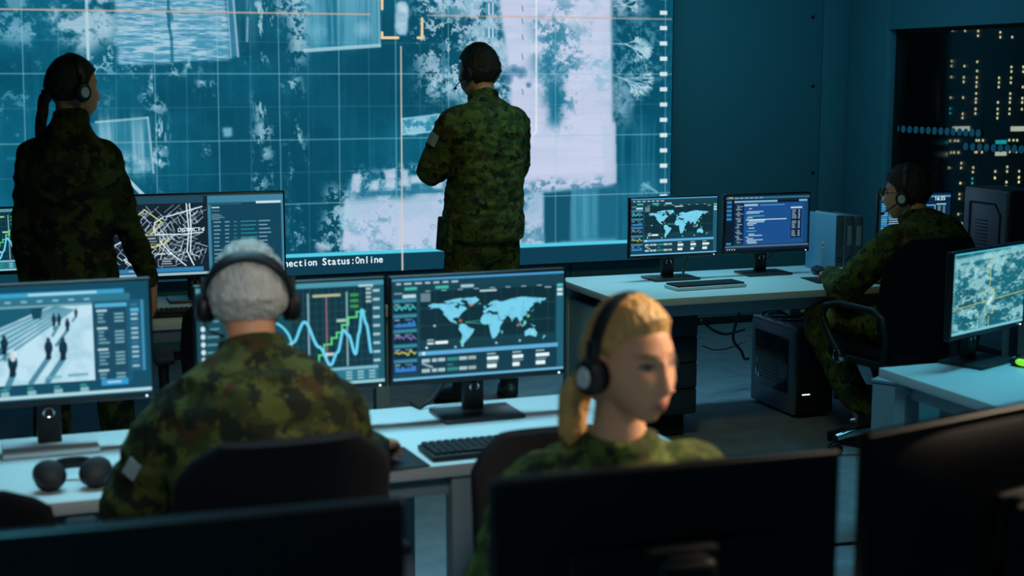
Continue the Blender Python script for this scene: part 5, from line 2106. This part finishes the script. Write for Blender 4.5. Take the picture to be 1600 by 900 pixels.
    jk = put('jacket', me, M[camo_m], t)
    # collar seam, raised pocket and patch details
    if patch:
        a = arms[patch['arm']]
        S, E = V(a['S']), V(a['E'])
        m_ = S.lerp(E, patch['f'])
        d_ = (E - S).normalized()
        o_ = V(patch['out'])
        o_ = (o_ - d_ * o_.dot(d_)).normalized()
        s_ = d_.cross(o_)
        rr = .074 * a.get('fat', 1.0) * g
        vs = []
        n_ = 6
        secs = []
        pm = MB()
        verts, faces = [], []
        for lay in (.0, .004):
            for i in range(n_ + 1):
                an = (i / n_ - .5) * patch.get('arc', .9)
                for k_ in (-1, 1):
                    verts.append(m_ + o_ * math.cos(an) * (rr + lay + patch.get('lift', .004)) + s_ * math.sin(an) * (rr + lay) + d_ * k_ * patch.get('h', .022))
        L_ = 2 * (n_ + 1)
        for i in range(n_):
            b0 = 2 * i
            faces += [(b0, b0 + 2, b0 + 3, b0 + 1), (L_ + b0, L_ + b0 + 1, L_ + b0 + 3, L_ + b0 + 2), (b0, L_ + b0, L_ + b0 + 2, b0 + 2), (b0 + 1, b0 + 3, L_ + b0 + 3, L_ + b0 + 1)]
        faces += [(0, 1, L_ + 1, L_), (2 * n_, L_ + 2 * n_, L_ + 2 * n_ + 1, 2 * n_ + 1)]
        pm.add(verts, faces)
        pm.build('arm_patch', M['patch'], jk)
    # ---- trousers and boots
    mb = MB()
    mb.ell(P + UP * (-.03), (.175 * g, .125 * g, .13), None, 24, 16)
    for l in legs:
        hp_, kn, an = V(l[0]), V(l[1]), V(l[2])
        mb.limb([hp_, hp_.lerp(kn, .5), kn, kn.lerp(an, .35), kn.lerp(an, .68), an + UP * .09], [.104 * g, .092 * g, .078 * g, .074 * g, .068 * g, .060 * g], 18)
    me = fuse_mesh(mb, .010, 4, .5)
    wrinkle(me, .006, 8, seed + 4)
    put('trousers', me, M[camo_m], t)
    for l in legs:
        an, td = V(l[2]), V(l[3]).normalized()
        z0 = an.z - .10
        b = MB()
        b.limb([an + UP * .14, an + UP * .02, an - UP * .03], [.054, .050, .048], 16)
        b.limb([an - td * .045 + UP * (-.045), an + td * .03 - UP * .035, an + td * .12 - UP * .055, an + td * .18 - UP * .068], [.042, .046, .044, .028], 16)
        bm_ = fuse_mesh(b, .007, 3, .5)
        co = mesh_co(bm_)
        co[:, 2] = np.maximum(co[:, 2], an.z - .10)
        set_co(bm_, co)
        bo = put('boot', bm_, M['boot'], t)
        s = MB()
        sd = td.cross(UP)
        s.loft([(an + td * .065 + UP * (-.100), td * .135, sd * .046), (an + td * .065 + UP * (-.078), td * .138, sd * .047)], 26, .75)
        s.build('sole', M['black2'], bo)
    # ---- hair
    hm = hair_mesh(hair, hs, fem)
    co = mesh_co(hm).astype(np.float64) @ np.array(HR).T + np.array(H)
    set_co(hm, co)
    ho = put('hair', hm, M[hairmat], t)
    return t, ho, jk


def headset(label, t, H, HR, hs, w, arc, mic, tilt=0.0, up=0.0, silver=True, band=.014):
    o = thing('headset', label, 'headset', (0, 0, 0))
    m = Matrix.Translation(t.location) @ Matrix.Rotation(t.rotation_euler.z, 4, 'Z') @ Matrix.Translation(V(H)) @ HR.to_4x4()
    headphones_geo(o, w, arc, mic=mic, silver=silver, band=band, tilt=tilt)
    m = m @ Matrix.Translation((0, -.008, up))
    o.location = m.to_translation()
    o.rotation_euler = m.to_euler()
    return o


def tail(t, mat_, pts, radii, parent, name='ponytail', tie=None):
    b = MB().limb(pts, radii, 18, .8)
    me = fuse_mesh(b, .006, 2, .5)
    co, no = mesh_co(me), normals(me)
    d = np.array([mnoise.noise(V((p[0] * 90, p[1] * 90, p[2] * 9))) for p in co.tolist()], np.float32) * .004
    set_co(me, co + no * d[:, None])
    o = put(name, me, mat_, parent)
    if tie:
        MB().torus(tie, .020, .007, V(pts[1]) - V(pts[0]), 20, 8).build('hair_tie', M['black'], parent)
    return o


# --- standing man in front of the video wall, arms folded
HRm = rotm(26, -3, 0)
fm = on_z(755, 630, 0)
Hm = V((0, .045, 1.712))
man, mh, mj = person('person standing before the video wall with folded arms, in camouflage uniform and headset', (fm.x, fm.y, 0), R(9),
                     (0, 0, .88), (0, -.035, 1.31), (0, -.015, 1.568), Hm, HRm,
                     [dict(S=(-.175, -.01, 1.455), E=(-.255, .085, 1.21), W=(-.07, .245, 1.235), d=(1, .1, .18), n=(0, -1, 0), side=-1, curl=18, fat=1.08),
                      dict(S=(.178, -.01, 1.455), E=(.255, .105, 1.215), W=(.06, .235, 1.27), d=(-1, .0, .05), n=(0, -1, 0), side=1, curl=18, fat=1.08)],
                     [((-.10, 0, .90), (-.125, .02, .50), (-.14, -.03, .10), (-.3, 1, 0)), ((.10, 0, .90), (.13, .02, .50), (.15, -.01, .10), (.35, 1, 0))],
                     dict(front=.066, nape=-.078, thick=.013, top=.007, rough=.0035, comb=(60, 60, 60)), 'hairdark', 1.03, 1.12, False, 1.0, .0055, 'camo',
                     rc=(1, -.02, .0), jsecs=[(0, .208, .160), (.1, .205, .162), (.3, .190, .150), (.5, .200, .155), (.68, .208, .155), (.82, .185, .132), (.93, .120, .100), (1.0, .078, .080)],
                     patch=dict(arm=0, f=.36, out=(-1, -.35, .2), arc=.75, h=.03), seed=1.0)
pf = MB().box((-.205, .01, .90), (.03, .14, .17), .008)
pf.map(lambda p: V((p.x - .10 * max(0, .95 - p.z), p.y, p.z)))
pf.build('pocket', M['camo'], mj)
headset('black headset with a thin microphone on the man before the video wall', man, Hm, HRm, 1.12, .093, .148, -1, .05, -.004, False)

# --- standing woman at the left
HRw = rotm(-58, -4, 0)
ws = V((.265, 5.50))
WL = R(-8)
pw_ = V((ws.x, ws.y))
Hw = V((.02, .05, 1.645))
woman, wh, wj = person('person standing at the left with a dark ponytail, arms hanging, in camouflage uniform', (ws.x, ws.y, 0), WL,
                       (0, 0, .84), (0, -.025, 1.23), (.01, .0, 1.515), Hw, HRw,
                       [dict(S=(-.130, -.01, 1.405), E=(-.165, -.03, 1.12), W=(-.165, .05, .88), d=(0, .1, -1), n=(1, 0, 0), side=-1, curl=25, fat=.88),
                        dict(S=(.130, -.01, 1.405), E=(.205, -.04, 1.13), W=(.275, .055, .90), d=(.05, .12, -1), n=(-1, 0, 0), side=1, curl=25, fat=.88)],
                       [((-.095, 0, .86), (-.105, .02, .48), (-.115, -.02, .10), (-.2, 1, 0)), ((.095, 0, .86), (.125, .02, .48), (.15, -.01, .10), (.3, 1, 0))],
                       dict(front=.066, nape=-.075, thick=.009, top=.004, rough=.0014, comb=(60, 14, 40)), 'hairdark', .87, 1.0, True, .90, .0055, 'camo_dim', seed=2.0)
bk = Hw + HRw @ V((0, -.112, -.035))
tail(woman, M['hairdark'], [Hw + HRw @ V((0, -.092, -.025)), bk, bk + V((-.010, -.020, -.07)), bk + V((-.02, -.030, -.15)), bk + V((-.01, -.03, -.24))], [.016, .024, .026, .020, .008], wh, tie=tuple(bk * .7 + (Hw + HRw @ V((0, -.092, -.025))) * .3))
headset('black headset on the standing woman at the left', woman, Hw, HRw, 1.0, .081, .132, None, .03, -.004)

# --- grey haired operator, seated with his back to us
HRo = rotm(-8, -10, 0)
Ho_w = on_z(384, 470, 1.195)
Ho = V((0, .12, 1.195))
old, oh, oj = person('grey haired person seated with the back turned, in camouflage uniform at the desk', (Ho_w.x, Ho_w.y - .12, 0), R(-3),
                     (0, -.035, .52), (0, -.02, .88), (0, .055, 1.07), Ho, HRo,
                     [dict(S=(-.165, .02, .955), E=(-.270, .10, .745), W=(-.15, .42, .755), d=(.3, 1, -.05), n=(0, 0, -1), side=-1, curl=22, fat=1.12),
                      dict(S=(.165, .02, .955), E=(.215, .08, .770), W=(.325, .34, .785), d=(.48, .86, -.20), n=(0, 0, -1), side=1, curl=26, fat=1.03)],
                     [((-.10, -.01, .55), (-.14, .42, .54), (-.15, .40, .10), (-.1, 1, 0)), ((.10, -.01, .55), (.16, .42, .54), (.17, .44, .10), (.1, 1, 0))],
                     dict(front=.066, nape=-.060, thick=.012, top=.006, rough=.0034, comb=(110, 50, 40), soft=.03), 'hairgrey', 1.0, 1.03, False, 1.02, .0055, 'camo_dim',
                     patch=dict(arm=0, f=.45, out=(-.75, -.9, .1), arc=.40, h=.020), seed=5.0)
headset('black headset on the grey haired operator', old, Ho, HRo, 1.03, .089, .135, -1, .72, -.006, False, .016)

# --- blonde operator in the foreground
HRb = rotm(24, -4, 0)
Hb_w = on_z(985, 568, 1.168)
bz = R(176)
Hb = V((0, .055, 1.168))
off = Matrix.Rotation(bz, 3, 'Z') @ V((0, .055, 0))
blonde, bh, bj = person('blonde person with a headset, seated facing us and looking aside, behind the front monitor', (Hb_w.x - off.x, Hb_w.y - off.y, 0), bz,
                        (0, -.03, .50), (0, -.03, .81), (0, .0, .995), Hb, HRb,
                        [dict(S=(-.165, -.01, .925), E=(-.235, .10, .735), W=(-.14, .34, .735), d=(.25, 1, 0), n=(0, 0, -1), side=-1, curl=25, fat=.95),
                         dict(S=(.165, -.01, .925), E=(.265, .05, .735), W=(.16, .32, .735), d=(-.25, 1, 0), n=(0, 0, -1), side=1, curl=25, fat=.95)],
                        [((-.095, 0, .53), (-.12, .40, .53), (-.12, .40, .10), (-.1, 1, 0)), ((.095, 0, .53), (.12, .40, .53), (.13, .42, .10), (.1, 1, 0))],
                        dict(front=.066, nape=-.070, thick=.011, top=.009, rough=.0014, comb=(110, 9, 80), soft=.045), 'hairblonde', .97, .97, True, 1.0, .0046, 'camo', collar=.62,
                        seed=7.0, brow=(.13, .07, .035), open_collar=True)
bk = Hb + HRb @ V((.0, -.108, -.045))
tail(blonde, M['hairblonde'], [Hb + HRb @ V((0, -.088, -.03)), bk, bk + HRb @ V((.012, -.022, -.05)), bk + HRb @ V((.022, -.014, -.12)), bk + HRb @ V((.02, .0, -.17))], [.022, .032, .036, .030, .014], bh, tie=tuple(bk))
MB().ell(Hb + HRb @ V((.080, -.004, -.040)) * .97, (.0045, .0045, .006)).build('earring', M['silver'], blonde)
headset('black headset with a silver ear cup disc on the blonde operator', blonde, Hb, HRb, .97, .083, .135, None, .02, -.006, True, .015)

# --- seated man with glasses at the far desk
HRy = rotm(24, -6, 0)
Hy_w = on_z(1416, 304, 1.16)
yz = R(16)
Hy = V((0, .10, 1.16))
off = Matrix.Rotation(yz, 3, 'Z') @ V((0, .10, 0))
yl = V((Hy_w.x - off.x, Hy_w.y - off.y, 0))


def to_local(w):
    return Matrix.Rotation(-yz, 3, 'Z') @ (V(w) - yl)


hand_w = on_z(1297, 428, ZD + .055)
hl = to_local(hand_w)
hr_ = to_local(on_z(1330, 424, ZD + .045))
young, yh, yj = person('dark haired person with glasses, seated at the far desk with a hand on the mouse', tuple(yl), yz,
                       (0, -.02, .52), (0, -.03, .87), (0, .035, 1.035), Hy, HRy,
                       [dict(S=(-.195, .02, .955), E=(-.285, .20, .73), W=tuple(hl), d=tuple((to_local(on_z(1275, 426, ZD)) - hl)), n=(0, 0, -1), side=-1, curl=24, fat=1.05),
                        dict(S=(.195, .02, .955), E=(.22, .24, .745), W=tuple(hr_), d=(-.35, .9, 0), n=(0, 0, -1), side=1, curl=24, fat=1.05)],
                       [((-.10, 0, .54), (-.20, .42, .56), (-.17, .13, .10), (-.2, 1, 0)), ((.10, 0, .54), (.14, .43, .54), (.14, .16, .10), (0, 1, 0))],
                       dict(front=.064, nape=-.075, thick=.013, top=.010, rough=.0045, comb=(55, 55, 55)), 'hairdark', 1.03, 1.03, False, 1.03, .0055, 'camo', seed=9.0)
gl_ = thing('glasses', 'thin glasses on the seated man at the far desk', 'glasses')
m = Matrix.Translation(yl) @ Matrix.Rotation(yz, 4, 'Z') @ Matrix.Translation(Hy) @ HRy.to_4x4()
gl_.location = m.to_translation()
gl_.rotation_euler = m.to_euler()
fr = MB()
for sx in (-1, 1):
    fr.torus((sx * .034, .106, .012), .024, .0018, (0, 1, 0), 26, 6)
    fr.tube([(sx * .058, .104, .018), (sx * .078, .09, .018), (sx * .082, .02, .016), (sx * .082, -.01, .010)], .0016, 6)
    MB().cyl((sx * .034, .105, .012), (sx * .034, .107, .012), .0235, n=24).build('lens', M['lens'], gl_)
fr.tube([(-.010, .106, .016), (0, .109, .019), (.010, .106, .016)], .0016, 6)
fr.build('frame', M['black'], gl_)
headset('black headset with a silver ear cup disc on the seated man with glasses', young, Hy, HRy, 1.03, .087, .145, -1, .10, -.006)
